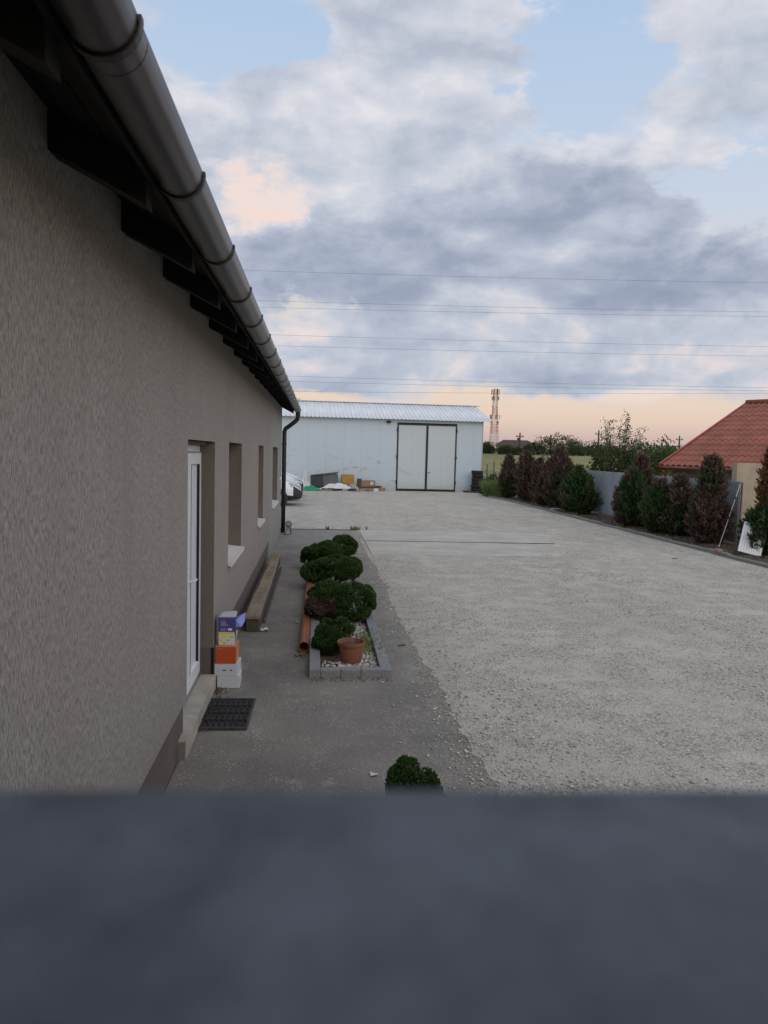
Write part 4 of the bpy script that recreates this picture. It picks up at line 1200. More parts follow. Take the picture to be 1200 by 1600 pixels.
# ------------------------------------------------------------------ conifers
def conifer(name, loc, H, Rm, label, group=None, green='thuja_green', dead=None, dead_mat='thuja_dead', seed=1, n=3600, size=.075, low=.03, peak=.30, power=.62, lean=0.0, tops=None, lumpk=3.0, squat=1.0):
    """upright thuja: trunk + dense crown of small sprays; dead(t, th, z) gives the share of brown sprays"""
    r = np.random.default_rng(seed)
    e = empty(name, loc, label, 'conifer', group)
    MB().tube([(0, 0, -.02), (lean * .3, 0, H * .45), (lean, 0, H * .9)], [.055, .04, .012], 7).build('trunk', 'bark', e, local=True)
    tops = tops or [(0, 0, H, Rm)]
    PP, NN, TT = [], [], []
    for (ox, oy, h_, rm) in tops:
        m_ = int(n / len(tops))
        t_ = r.random(m_) ** .85 * (1 - low) + low
        th = r.uniform(0, 2 * math.pi, m_)
        prof = np.where(t_ < peak, .55 + .45 * np.sin(np.clip(t_ / peak, 0, 1) * math.pi / 2), (np.cos(np.clip((t_ - peak) / (1 - peak), 0, 1) * math.pi / 2) ** power))
        q = np.stack([np.cos(th), np.sin(th), t_ * h_ / rm * .6], 1)
        rad = rm * prof * (1 + lump(q, seed + 5, lumpk, .34) + lump(q, seed + 6, lumpk * 3, .16))
        dep = r.random(m_); shell = np.where(dep < .75, r.uniform(.86, 1.05, m_), r.uniform(.45, .86, m_))
        rr = rad * shell
        x = ox + lean * t_ + rr * np.cos(th); y = oy + rr * np.sin(th); z = t_ * h_
        PP.append(np.stack([x, y, z], 1)); NN.append(np.stack([np.cos(th), np.sin(th), .65 + 0 * th], 1)); TT.append(np.stack([t_, th], 1))
    P_ = np.concatenate(PP); N_ = np.concatenate(NN); T_ = np.concatenate(TT)
    hole = lump(P_, seed + 21, 4.5, .6) > -.55                # thin patches
    P_, N_, T_ = P_[hole], N_[hole], T_[hole]
    pd = dead(T_[:, 0], T_[:, 1], P_) if dead else np.zeros(len(P_))
    pd = pd + lump(P_, seed + 9, 2.6, .55) + r.normal(0, .10, len(P_))
    isd = pd > .5 if dead else np.zeros(len(P_), bool)
    for sel, mt, nm in ((~isd, green, 'crown'), (isd, dead_mat, 'dead_foliage' if (~isd).sum() > 150 else 'crown')):
        if sel.sum() < 20: continue
        V_, F_ = sprays(P_[sel], N_[sel], size, r, .6, 3, 1.9 if mt != green else 1.6)
        k_ = r.random(sel.sum()) < .10                      # stray feathery shoots break the outline
        sp_, sn_ = P_[sel][k_], N_[sel][k_]
        V2, F2 = sprays(sp_ + sn_ * size * .9, sn_ + np.array([0, 0, .6]), size * 1.5, r, .35, 3, 2.2)
        obj_np(nm, np.concatenate([V_, V2]), np.concatenate([F_, F2 + len(V_)]), mt, e)
    return e


GRP = 'conifers along the metal fence'
FOL = dict(n=4200, size=.07)
conifer('conifer', (10.28, 39.5, .05), 2.27, .42, 'narrow conifer, green below and brown on top, farthest along the fence', GRP, seed=11, dead=lambda t, th, p: (t - .15) * 1.15, n=3000)
conifer('conifer', (10.5, 37.0, .05), 2.46, .48, 'tall wholly brown conifer beside the narrow green-based one', GRP, seed=12, dead=lambda t, th, p: .9 + 0 * t, n=3400)
conifer('conifer', (10.85, 35.9, .05), 2.15, .36, 'slim brown conifer tucked behind the tall brown one', GRP, seed=13, dead=lambda t, th, p: 1.0 + 0 * t, n=2600)
conifer('conifer', (10.50, 33.9, .05), 1.48, .34, 'short brown conifer stub between two tall brown ones', GRP, seed=14, dead=lambda t, th, p: .9 + 0 * t, n=2400)
conifer('conifer', (10.75, 32.5, .05), 2.62, .58, 'big brown conifer with a green flank, touching the solid green cone', GRP, seed=15, dead=lambda t, th, p: .45 + .75 * t - .25 * np.cos(th - 4.6), n=5200, peak=.38)
conifer('conifer', (10.55, 29.5, .05), 1.83, .64, 'full green cone-shaped conifer before the bare stretch of fence', GRP, seed=16, green='thuja_bright', dead=lambda t, th, p: .0 + 0 * t, n=5600, power=.9)
conifer('conifer', (10.50, 24.2, .05), 1.86, .50, 'dark green conifer with a brown streak down its left flank', GRP, seed=17, dead=lambda t, th, p: .62 * (np.cos(th - 3.3) > .72), n=5200, power=.85, lumpk=2.4)
conifer('conifer', (11.0, 24.75, .05), 2.36, .32, 'brown spire rising behind the dark green conifer', GRP, seed=18, dead=lambda t, th, p: .85 + 0 * t, n=3600)
conifer('conifer', (10.40, 22.0, .05), 1.58, .40, 'green conifer with a withered tip, beside the two-coloured one', GRP, seed=19, dead=lambda t, th, p: (t > .88) * .9, n=4600, power=.8)
conifer('conifer', (10.84, 21.6, .05), 1.72, .42, 'green conifer with a dead greyish upper flank, next to the brown column', GRP, seed=20, dead=lambda t, th, p: .75 * ((t > .5) & (np.cos(th - 4.0) > -.2)), n=4600, power=.75)
conifer('conifer', (10.73, 19.6, .05), 2.38, .50, 'tall ragged dead brown conifer before the corrugated fence end', GRP, seed=21, dead=lambda t, th, p: .85 + 0 * t, n=7000, tops=[(0, 0, 1.35, .50), (0, 0, 1.35, .50), (-.02, 0, 2.38, .33), (.03, 0, 2.30, .30)], peak=.45, power=.5, lumpk=5.0, size=.062)
conifer('conifer', (10.93, 17.3, .05), 2.70, .42, 'conifer at the picture edge, green ball below and rusty brown above', GRP, seed=22, dead=lambda t, th, p: (p[:, 2] > 1.12) * 1.2 - .1, dead_mat='thuja_rust', n=7000, tops=[(0, 0, 1.22, .46), (0, 0, 1.22, .46), (.10, .05, 2.70, .27)], peak=.42, power=.6, lumpk=5, size=.06)


# cloud-pruned bushes of the planter bed: clusters of leafy domes on short stems
def dome_bush(name, loc, domes, label, group, seed, n=9000, size=.030, green='thuja_bright', dead=None):
    r = np.random.default_rng(seed)
    e = empty(name, loc, label, 'conifer', group)
    st_ = MB()
    for (ox, oy, oz, rx, ry, rz) in domes: st_.tube([(ox * .2, oy * .2, -.02), (ox * .7, oy * .7, oz * .6), (ox, oy, oz)], [.03, .022, .015], 7)
    st_.build('stem', 'bark', e, local=True)
    vol = np.array([d[3] * d[4] + d[3] * d[5] for d in domes]); vol /= vol.sum()
    PP, NN = [], []
    for (ox, oy, oz, rx, ry, rz), f in zip(domes, vol):
        m_ = int(n * f)
        k_ = 34                                               # leafy knobs over the dome
        kc = r.normal(0, 1, (k_, 3)); kc /= np.linalg.norm(kc, axis=1)[:, None]
        kr = r.uniform(.24, .40, k_); w_ = r.integers(0, k_, m_)
        d = r.normal(0, 1, (m_, 3)) + kc[w_] * 1.1; d /= np.linalg.norm(d, axis=1)[:, None]
        shell = np.where(r.random(m_) < .75, r.uniform(.85, 1.03, m_), r.uniform(.3, .85, m_))
        q = kc[w_] * (1 - kr[w_])[:, None] * .96 + d * (kr[w_] * shell)[:, None]
        PP.append(np.array([ox, oy, oz]) + q * np.array([rx, ry, rz]) * 1.12); NN.append(d + np.array([0, 0, .35]))
    P_ = np.concatenate(PP); N_ = np.concatenate(NN)
    P_[:, 2] = np.maximum(P_[:, 2], .02)
    isd = (dead(P_) + lump(P_, seed + 9, 6.0, .3) > .5) if dead else np.zeros(len(P_), bool)
    for sel, mt, nm in ((~isd, green, 'crown'), (isd, 'thuja_dead', 'dead_foliage')):
        if sel.sum() < 20: continue
        V_, F_ = sprays(P_[sel], N_[sel], size * .85, r, .75, 4, 1.25)
        obj_np(nm, V_, F_, mt, e)
    return e


BG = 'pruned conifers in the planter bed'
dome_bush('clipped_conifer', (.26, 8.42, .03), [(0, 0, .17, .225, .22, .20), (-.05, -.05, .10, .20, .2, .14)], 'low round green conifer directly behind the terracotta pot', BG, 31, 7000, .026)
dome_bush('clipped_conifer', (.36, 9.85, .03), [(.11, 0, .29, .36, .36, .25), (-.26, .06, .15, .19, .20, .18), (-.12, .05, .32, .30, .30, .22), (-.22, -.05, .26, .22, .2, .18)], 'broadest dome conifer with a brown withered patch, second from the pot', BG, 32, 15000, .030, dead=lambda p: 1.0 * ((p[:, 0] < -.08) & (p[:, 2] < .36) & (p[:, 2] > .13) & (p[:, 1] < .05)) - .12)
dome_bush('clipped_conifer', (.33, 12.5, .03), [(.08, 0, .32, .40, .38, .19), (-.30, 0, .24, .22, .25, .16), (.28, .1, .30, .20, .22, .18)], 'wide flat-topped green conifer behind the withered one', BG, 33, 12000, .036)
dome_bush('clipped_conifer', (.22, 14.4, .03), [(0, 0, .30, .36, .36, .23), (-.22, .1, .22, .24, .25, .2)], 'green dome conifer second last in the bed', BG, 34, 9000, .038)
dome_bush('clipped_conifer', (.60, 15.1, .03), [(0, 0, .36, .26, .27, .21)], 'small round conifer at the far end of the bed', BG, 35, 6000, .038)
dome_bush('clipped_conifer', (.585, 4.12, 0), [(0, 0, .385, .145, .14, .16), (.02, 0, .27, .165, .16, .18)], 'little dark green conifer just beyond the blurred wall top', None, 36, 7000, .022)

# ------------------------------------------------------------------ planter bed
bed = empty('planter_bed', (.39, 11.5, 0), 'narrow planter bed edged with grey concrete blocks', 'planter')
bx0, bx1, by0, by1 = -.025, .82, 7.47, 15.7
i = 0
n_f = 3
xs_ = np.linspace(bx0 + .115, bx1 - .115, n_f + 1)
for a, b_ in zip(xs_[:-1], xs_[1:]): MB().bbox(a + .002, b_ - .002, by0, by0 + .11, -.03, .085 + random.uniform(-.004, .004), .006).build('edging_block', 'edging_concrete', bed)
for a, b_ in zip(xs_[:-1], xs_[1:]): MB().bbox(a + .002, b_ - .002, by1 - .11, by1, -.03, .085 + random.uniform(-.004, .004), .006).build('edging_block', 'edging_concrete', bed)
yy = np.linspace(by0, by1, 18)
for s_, x in ((0, bx0), (1, bx1 - .115)):
    for a, b_ in zip(yy[:-1], yy[1:]):
        j = random.uniform(-.004, .004)
        MB().bbox(x + j, x + .113 + j, a + .002, b_ - .002, -.03, .085 + random.uniform(-.005, .005), .006).build('edging_block', 'edging_concrete', bed)
P = [[(x, y, .022 + random.uniform(-.008, .008)) for x in np.linspace(bx0 + .10, bx1 - .10, 8)] for y in np.linspace(by0 + .1, by1 - .1, 50)]
mb = MB().grid(P); mb.f = [tuple(reversed(f)) for f in mb.f]; mb.build('soil', 'soil', bed)
n = 5200
px_ = rng.uniform(bx0 + .13, bx1 - .13, n); py_ = by0 + .13 + 7.8 * rng.random(n) ** 2.0
kp = (px_ > .36) | (py_ < 7.95) & (rng.random(n) < .35) | (py_ > 10)
pp = np.stack([px_ - .39, py_ - 11.5, np.full(n, .032)], 1)[kp]
tag(stones(pp, np.clip(rng.lognormal(math.log(.0125), .38, len(pp)), .006, .026), rng, 'pebbles', 'pebble_white', bed), kind='stuff')
# weeds in the bed
n = 190
wx = rng.normal(.66, .075, n); wy = rng.normal(8.55, .30, n)
tag(blades(np.stack([np.clip(wx, .4, .80), wy, np.full(n, .03)], 1), .11, rng, 'weeds', 'grass', lean=.8, width=.006), 'straggly pale weeds growing among the bed pebbles', None, kind='stuff')
# terracotta pot
pot = empty('flower_pot', (.420, 7.95, .03), 'empty terracotta coloured pot at the end of the planter bed', 'flower pot')
MB().lathe([(.001, 0), (.105, 0), (.112, .01), (.134, .19), (.134, .192), (.150, .194), (.152, .225), (.148, .229), (.138, .226), (.132, .19), (.108, .03)], n=32).build('pot_body', 'terracotta', pot, local=True, smooth=True).modifiers.new('e', 'EDGE_SPLIT').split_angle = R(40)
MB().lathe([(.001, .185), (.06, .19), (.1325, .182)], n=24).build('potting_soil', 'soil', pot, local=True)
sa = MB().lathe([(.001, -.006), (.13, -.006), (.155, .012), (.150, .014), (.128, .0), (.001, 0)], n=28); sa.build('saucer', 'terracotta', pot, local=True, smooth=True)
tw = MB()
for a in range(5): tw.tube([(.01 * a - .02, .01 * (a % 2), .18), (.03 * a - .06, .02 * a - .03, .26 + .02 * a), (.05 * a - .1, .03 * a - .05, .29 + .01 * a)], .0025, 5)
tag(tw.build('dry_twigs', 'timber', pot, local=True), kind='stuff')

# orange drain pipe beside the bed
pp_ = empty('drain_pipe', (-.09, 8.43, .001), 'orange plastic drain pipe lying along the planter bed', 'pipe')
L_ = 6.4; r0, r1 = .058, .0545
a_ = R(-.45)
po = MB().lathe([(r1, 0), (r0 + .006, 0), (r0 + .006, .11), (r0, .125), (r0, L_), (r1, L_), (r1, 0)], (0, 0, r0 + .006), 28, 'y').build('pipe_wall', 'orange_pvc', pp_, local=True, smooth=True)
po.modifiers.new('e', 'EDGE_SPLIT').split_angle = R(40)
pp_.rotation_euler = (0, 0, a_)
MB().lathe([(r0 + .0065, .03), (r0 + .010, .04), (r0 + .010, .065), (r0 + .0065, .075)], (0, 0, r0 + .006), 28, 'y').build('socket_ring', 'orange_pvc', pp_, local=True, smooth=True)

# timber lying along the wall
def beam(label, name, mat_, x0, x1, y0, y1, z0, z1, rot=0, cat='plank'):
    m_ = MB(); n_ = 14; P0 = []
    w = (x1 - x0) / 2; L2 = (y1 - y0) / 2
    m_.bbox(-w, w, -L2, L2, 0, z1 - z0, .008)
    o = tag(m_.build(name, mat_), label, cat, 'timbers stacked along the wall'); o.location = ((x0 + x1) / 2, (y0 + y1) / 2, z0); o.rotation_euler = (0, 0, rot); return o


beam('dark lower timber of the stack along the wall, by its near end', 'timber_beam', 'timber_dark', -.83, -.655, 9.42, 12.4, .0, .155)
beam('dark lower timber of the stack along the wall, by its far end', 'timber_beam', 'timber_dark', -.82, -.665, 12.45, 15.2, .0, .155)
beam('weathered tan plank on top of the stack, nearest the boxes', 'timber_plank', 'timber', -.845, -.66, 9.40, 11.05, .156, .205, .004)
beam('weathered tan plank in the middle of the stack along the wall', 'timber_plank', 'timber', -.835, -.655, 11.07, 13.2, .156, .200, -.004)
beam('weathered tan plank at the far end of the stack along the wall', 'timber_plank', 'timber', -.825, -.66, 13.22, 15.25, .156, .202, .003)
beam('thin grey lath lying on the path beside the timber stack', 'lath', 'timber_dark', -.645, -.605, 9.9, 14.6, .001, .035, -.003)

# rubber door mat: waffle of ribs
mat_e = empty('door_mat', (-.71, 6.42, .001), 'black rubber grid door mat on the concrete by the step', 'door mat')
mat_e.rotation_euler = (0, 0, R(-1.0))
mx, my = .205, .375
fr_ = MB(); fr_.bbox(-mx, mx, -my, -my + .022, 0, .022, .003); fr_.bbox(-mx, mx, my - .022, my, 0, .022, .003); fr_.bbox(-mx, -mx + .018, -my + .022, my - .022, 0, .022, .003); fr_.bbox(mx - .018, mx, -my + .022, my - .022, 0, .022, .003)
fr_.build('border', 'rubber_dusty', mat_e, local=True)
MB().box(-mx + .018, mx - .018, -my + .022, my - .022, 0, .006).build('backing', 'rubber_dusty', mat_e, local=True)
proto = None
for i in range(8):
    for j in range(4):
        if proto is None:
            m_ = MB(); pts = []
            for q in range(11):
                t_ = q / 10; pts.append((.018 * math.sin(t_ * 2 * math.pi) * .5, -.074 + t_ * .148, .013))
            m_.tube(pts, .007, 6)
            for q in (-1, 1): m_.tube([(q * .009 - .008, -.045 + .02 * q, .012), (q * .009 + .008, .045 + .02 * q, .012)], .004, 5)
            proto = m_.build('rib', 'rubber', mat_e, local=True); o = proto
        else: o = copy_mesh(proto, mat_e)
        o.location = (-mx + .04 + i * .0465, -my + .105 + j * .181, 0)
for j in range(5):
    if j in (0, 4): continue
    pts = [(-mx + .018 + (2 * mx - .036) * q / 32, -my + .014 + j * .181 + .012 * math.sin(q * math.pi / 2), .015) for q in range(33)]
    MB().tube(pts, .008, 6).build('cross_rib', 'rubber', mat_e, local=True)
n = 90
pts = np.stack([rng.normal(-.87, .035, n), rng.uniform(6.0, 6.95, n), np.full(n, .012)], 1)


def leaflets(pts, size, r, name, mat_, label, kind='stuff'):
    n_ = len(pts); N_ = np.zeros((n_, 3)); N_[:, 2] = .1; N_[:, :2] = r.normal(0, 1, (n_, 2))
    V_, F_ = sprays(pts, N_, size, r, 1.0, 1, 1.3); V_[:, 2] = np.clip(V_[:, 2], .003, None)
    return tag(obj_np(name, V_, F_, mat_), label, None, kind=kind)


leaflets(pts, .022, rng, 'leaf_litter', 'dry_leaf', 'dry leaves gathered between step and door mat')
n = 60
leaflets(np.stack([rng.normal(-.86, .03, n), rng.uniform(6.95, 7.2, n), np.full(n, .01)], 1), .02, rng, 'leaf_litter', 'dry_leaf', 'dry leaves at the foot of the stacked boxes')
n = 110
leaflets(np.stack([rng.uniform(-.0, .8, n), rng.normal(7.40, .04, n), np.full(n, .008)], 1), .014, rng, 'leaf_litter', 'dry_leaf', 'brown leaf bits along the front of the planter bed')
n = 60
leaflets(np.stack([rng.normal(-.12, .06, n), rng.normal(8.28, .09, n), np.full(n, .008)], 1), .018, rng, 'leaf_litter', 'dry_leaf', 'brown leaf bits under the mouth of the orange pipe')

# ------------------------------------------------------------------ stack of product boxes by the door
def text_mesh(body, size, mat_, parent, loc, rot):
    c = bpy.data.curves.new('lettering', 'FONT'); c.body = body; c.size = size; c.extrude = .0003
    t = link(bpy.data.objects.new('lettering_tmp', c))
    dg = bpy.context.evaluated_depsgraph_get(); me = bpy.data.meshes.new_from_object(t.evaluated_get(dg))
    bpy.data.objects.remove(t); me.materials.clear(); me.materials.append(MATS[mat_])
    o = link(bpy.data.objects.new('lettering', me)); o.parent = parent; o.location = loc; o.rotation_euler = rot
    return o


BGp = 'boxes stacked by the door'


def pbox(name, c, s, rot, mat_, label, side=None, lid=True):
    e = empty(name, c, label, 'box', BGp); e.rotation_euler = (0, 0, rot)
    w, d, h_ = s[0] / 2, s[1] / 2, s[2]
    MB().bbox(-w, w, -d, d, 0, h_ if not lid else h_ - .004, .0025).build('carton_body', mat_, e, local=True)
    if side: MB().box(w + .0003, w + .0012, -d + .003, d - .003, .003, h_ - .006).build('side_print', side, e, local=True)
    if lid: MB().bbox(-w - .001, w + .002, -d - .001, d + .001, h_ - .0038, h_, .001).build('lid_flap', side or mat_, e, local=True)
    return e, w, d, h_


bxx, byy = -.80, 7.27
UP = (R(90), 0, 0)
e, w, d, h_ = pbox('white_box', (bxx + .012, byy, .001), (.212, .27, .118), .03, 'card_white', 'plain white box, bottom of the stack by the door')
e, w, d, h_ = pbox('white_box', (bxx - .004, byy + .005, .121), (.215, .26, .112), -.05, 'card_white', 'white box with two small black marks, second from the bottom')
for (a, b_) in ((-.028, .0), (.045, .058)):
    MB().box(a, b_, -d - .0012, -d - .0004, .048, .060).build('black_mark', 'print_black', e, local=True)
    MB().box(a - .026, a - .004, -d - .0012, -d - .0004, .052, .0555).build('black_line', 'print_dim', e, local=True)
e, w, d, h_ = pbox('orange_box', (bxx - .012, byy + .01, .235), (.192, .25, .165), -.02, 'card_orange', 'bright orange box in the middle of the stack by the door', 'card_orange_pale')
for k in range(6): MB().box(-.085 + k * .0085, -.0792 + k * .0085, -d - .0012, -d - .0004, .142, .1475 + .002 * (k % 2)).build('small_print', 'card_orange_pale', e, local=True)
e, w, d, h_ = pbox('yellow_box', (bxx - .016, byy + .02, .402), (.150, .19, .132), .04, 'card_yellow', 'yellow and white patterned box under the purple box', 'card_white')
MB().box(-w + .002, w - .002, -d - .001, -d - .0003, .104, .124).build('yellow_band', 'card_yellow_band', e, local=True)
for k in range(4):
    for q in range(3):
        MB().box(-.066 + k * .034, -.066 + k * .034 + .026, -d - .0009, -d - .0002, .010 + q * .030, .031 + q * .030).build('printed_patch', ('card_white', 'card_yellow_band', 'print_green')[(k * 2 + q) % 3] if (k + q) % 2 else 'card_white', e, local=True)
fp = MB(); fp.hexa([(w + .002, -d + .02, .01), (w + .004, -d + .02, .01), (w + .004, d - .02, .01), (w + .002, d - .02, .01), (w + .016, -d - .01, .150), (w + .018, -d - .01, .150), (w + .022, d - .02, .118), (w + .020, d - .02, .118)])
fp.build('open_flap', 'card_white', e, local=True)
e, w, d, h_ = pbox('purple_box', (bxx - .012, byy + .02, .535), (.165, .20, .140), .02, 'card_purple', 'purple product box with white lettering, top of the stack', lid=False)
fp = MB(); fp.add([(w + .0015, -d, .115), (w + .0015, d - .03, .115), (w + .080, d - .04, .155), (w + .085, -d + .02, .100), (w + .055, -d - .02, .052), (w + .0015, -d, .045)], [(0, 5, 4, 3), (0, 3, 2, 1)])
fpo = fp.build('open_flap', 'card_purple_pale', e, local=True); fpo.modifiers.new('t', 'SOLIDIFY').thickness = .0015
fp = MB(); fp.hexa([(-w + .004, -d + .004, .1403), (w - .002, -d + .004, .1403), (w - .002, d, .1403), (-w + .004, d, .1403), (-w + .02, -d + .002, .150), (w - .002, -d + .004, .158), (w - .006, d, .162), (-w + .03, d, .152)])
fp.build('top_flap', 'card_white', e, local=True)
text_mesh('Lenovo', .016, 'print_dim', e, (-.056, -d - .0004, .104), UP)
text_mesh('Smart', .021, 'print_white', e, (-.056, -d - .0004, .082), UP)
text_mesh('Clock 2', .021, 'print_white', e, (-.056, -d - .0004, .060), UP)
MB().box(-.060, .005, -d - .0010, -d - .0002, .024, .030).build('print_line', 'print_dim', e, local=True)
MB().box(-.060, -.012, -d - .0010, -d - .0002, .012, .017).build('print_line', 'print_dim', e, local=True)
MB().box(.012, .050, -d - .0010, -d - .0002, .012, .034).build('print_label', 'print_white', e, local=True)
for q, (a, z) in enumerate(((.012, .120), (.030, .110), (.046, .098))):
    MB().hexa([(w + a, -d - .0040, z - .03), (w + a + .008, -d - .0030, z - .03), (w + a + .008, -d + .003, z - .028), (w + a, -d + .003, z - .028), (w + a, -d - .0040, z - .012), (w + a + .008, -d - .0030, z - .012), (w + a + .008, -d + .003, z - .010), (w + a, -d + .003, z - .010)]).build('pink_mark', 'print_pink', e, local=True) if False else None

jr = np.random.default_rng(99)
JL = [('timber', 'broken tan board'), ('grey_dark', 'dark metal offcut'), ('sheet_white', 'white offcut'), ('stone_grey', 'grey rubble piece'), ('cardboard', 'brown box scrap')]
spots = [(-.25, 44.4), (.2, 44.0), (.75, 43.9), (1.2, 44.1), (1.75, 44.0), (2.2, 44.1), (2.75, 44.3), (3.2, 44.2), (3.6, 44.5), (4.0, 44.9)]
pos = ['beside the green tarpaulin', 'next to the green tarpaulin, before the cabinet', 'before the grey cabinet', 'before the white sheet', 'between white sheet and grey sack', 'before the grey sack', 'by the sticker box planks', 'before the sticker box', 'before the small black box', 'nearest the gate, beyond the black box']
for i, (x, y) in enumerate(spots):
    mt, lb = JL[(i * 2 + i // 5) % 5]; w_, d_, h_ = jr.uniform(.18, .55), jr.uniform(.08, .25), jr.uniform(.06, .24)
    o = tag(MB().bbox(-w_ / 2, w_ / 2, -d_ / 2, d_ / 2, 0, h_, .01).build('junk_piece', mt), lb + ' lying ' + pos[i], 'junk', 'junk pieces before the barn')
    o.location = (x, y, .0); o.rotation_euler = (0, jr.uniform(-.12, .0) * 0, jr.uniform(-.7, .7))
# ------------------------------------------------------------------ by the fence: leaning panel, pole, brick
pn = empty('ribbed_panel', (10.36, 17.05, .10), 'white ribbed metal panel leaning beside the edge conifer', 'panel')
m_ = MB()
for k in range(9):
    a = -.26 + k * .058; m_.hexa([(a + .003, -.006, 0), (a + .055, -.006, 0), (a + .055, .006, 0), (a + .003, .006, 0), (a + .003, -.006, .74), (a + .055, -.006, .74), (a + .055, .006, .74), (a + .003, .006, .74)])
for k in range(9):
    a = -.26 + k * .058; mm = MB(); mm.bbox(a + .002, a + .056, -.012, .006, 0, .70, .005); mm.build('rib', 'panel_white', pn, local=True)
MB().bbox(-.262, .264, .0065, .02, .0, .78, .004).build('back_sheet', 'panel_white', pn, local=True)
MB().bbox(-.255, .15, -.010, .006, .702, .78, .003).build('top_lip', 'zinc_sheet', pn, local=True)
pn.rotation_euler = (R(-24), R(13), R(-22))
pl = empty('telescopic_pole', (10.55, 18.75, .06), 'thin grey telescopic pole leaning against the fence end', 'pole')
a, b_ = Vector((0, 0, 0)), Vector((.78, .52, 1.62))
for (t0, t1, rr, mt, nm) in ((0, .45, .010, 'pole_grey', 'tube'), (.45, .78, .013, 'pole_grey', 'tube'), (.78, 1.0, .016, 'pole_grey', 'tube'), (.44, .48, .018, 'black_steel', 'clamp'), (.76, .80, .021, 'black_steel', 'clamp'), (0.0, .02, .016, 'white_pvc', 'tip')):
    MB().tube([a.lerp(b_, t0), a.lerp(b_, t1)], rr, 8).build(nm, mt, pl, local=True)
b3 = tag(MB().bbox(-.12, .12, -.055, .055, 0, .065, .006).build('brick', 'brick_red'), 'pale red brick lying on the kerb before the dead conifer', 'brick'); b3.location = (9.82, 17.45, .10); b3.rotation_euler = (0, .03, R(80))
b3 = tag(MB().bbox(-.20, .20, -.10, .10, 0, .08, .012).build('flat_stone', 'stone_grey'), 'flat grey stone on the soil before the green cone conifer', 'stone'); b3.location = (10.12, 31.0, .07); b3.rotation_euler = (0, 0, R(20))
# litter and weeds on the strip
n = 700
leaflets(np.stack([rng.uniform(9.95, 11.2, n), rng.uniform(15, 38, n), np.full(n, .085)], 1), .05, rng, 'strip_litter', 'dry_leaf', 'dry brown sprays littering the soil strip')
n = 900
pp = np.stack([rng.uniform(9.90, 10.2, n), 16 + 24 * rng.random(n), np.full(n, .05)], 1)
pp = pp[noise1(pp[:, 1], 41, 1.4) > .25]
tag(blades(pp, .13, rng, 'kerb_weeds', 'dry_grass', lean=.7, width=.012), 'dry weeds along the kerb', None, kind='stuff')
n = 5200
ang = rng.uniform(0, 6.28, n); rr = np.sqrt(rng.random(n))
pp = np.stack([10.15 + .62 * rr * np.cos(ang), 41.6 + 2.0 * rr * np.sin(ang), np.full(n, -.03)], 1)
tag(blades(pp, .85, rng, 'tall_grass', 'grass', lean=.45, width=.018), 'tall pale green grass clump at the kerb end near the barn', None, kind='stuff')
n = 9000
pp = np.stack([rng.uniform(10.6, 20, n), 44 + 8 * rng.random(n), np.full(n, -.05)], 1); pp[:, 2] = terr(pp[:, 1]) 
tag(blades(pp, .6, rng, 'field_grass', 'grass', lean=.5, width=.02), 'rough grass along the wire fence', None, kind='stuff')
n = 260
pp = np.stack([rng.uniform(.35, 1.55, n), rng.normal(22.04, .05, n), np.full(n, 0.01)], 1)
pp = pp[(noise1(pp[:, 0], 44, 4.0) > -.15)]
tag(blades(pp, .12, rng, 'crack_weeds', 'grass', lean=.8, width=.012), 'low weeds in the joint at the far end of the path', None, kind='stuff')


def scrap(loc, s, label, mat_='paper', cat='scrap'):
    r = np.random.default_rng(int(abs(loc[0]) * 1000)); P_ = []
    for i in range(5):
        P_.append([(loc[0] + (i / 4 - .5) * s + r.normal(0, s * .08), loc[1] + (j / 4 - .5) * s * .8 + r.normal(0, s * .08), loc[2] + .004 + abs(r.normal(0, s * .16))) for j in range(5)])
    m_ = MB().grid(P_); m_.f = [tuple(reversed(f)) for f in m_.f]
    o = tag(m_.build('paper_scrap', mat_, smooth=True), label, cat); o.modifiers.new('t', 'SOLIDIFY').thickness = .002


scrap((-.60, 9.47, 0), .11, 'crumpled white paper scrap at the near end of the timber stack')
scrap((.455, 5.15, 0), .05, 'tiny white scrap on the concrete near the little front conifer')
scrap((-.19, 9.95, 0), .05, 'small white scrap beside the orange pipe')
o = tag(MB().bbox(-.05, .05, -.008, .008, 0, .012, .003).build('stick', 'timber_dark'), 'short dark stick on the concrete right of the bed', 'stick'); o.location = (1.06, 8.75, .002); o.rotation_euler = (0, 0, .3)
o = tag(MB().bbox(-.07, .07, -.01, .01, 0, .014, .003).build('stick', 'timber_dark'), 'dark twig lying on the gravel before the kerb brick', 'stick'); o.location = (8.3, 16.6, .018); o.rotation_euler = (0, 0, -.2)

# ------------------------------------------------------------------ red-roofed house behind the fence
hs = empty('red_roof_house', (11.6, 24.5, 0), 'low house with red metal-tile roof behind the metal fence', 'house')
E_ = Vector((.5, -.866, 0)); N_ = Vector((.866, .5, 0))      # along the eave / up the slope (plan)
ZE, RISE, RUN, LEN = 2.10, 2.36, 5.1, 8.5


def hp(u, v, z): p = E_ * u + N_ * v; return (p.x, p.y, z)


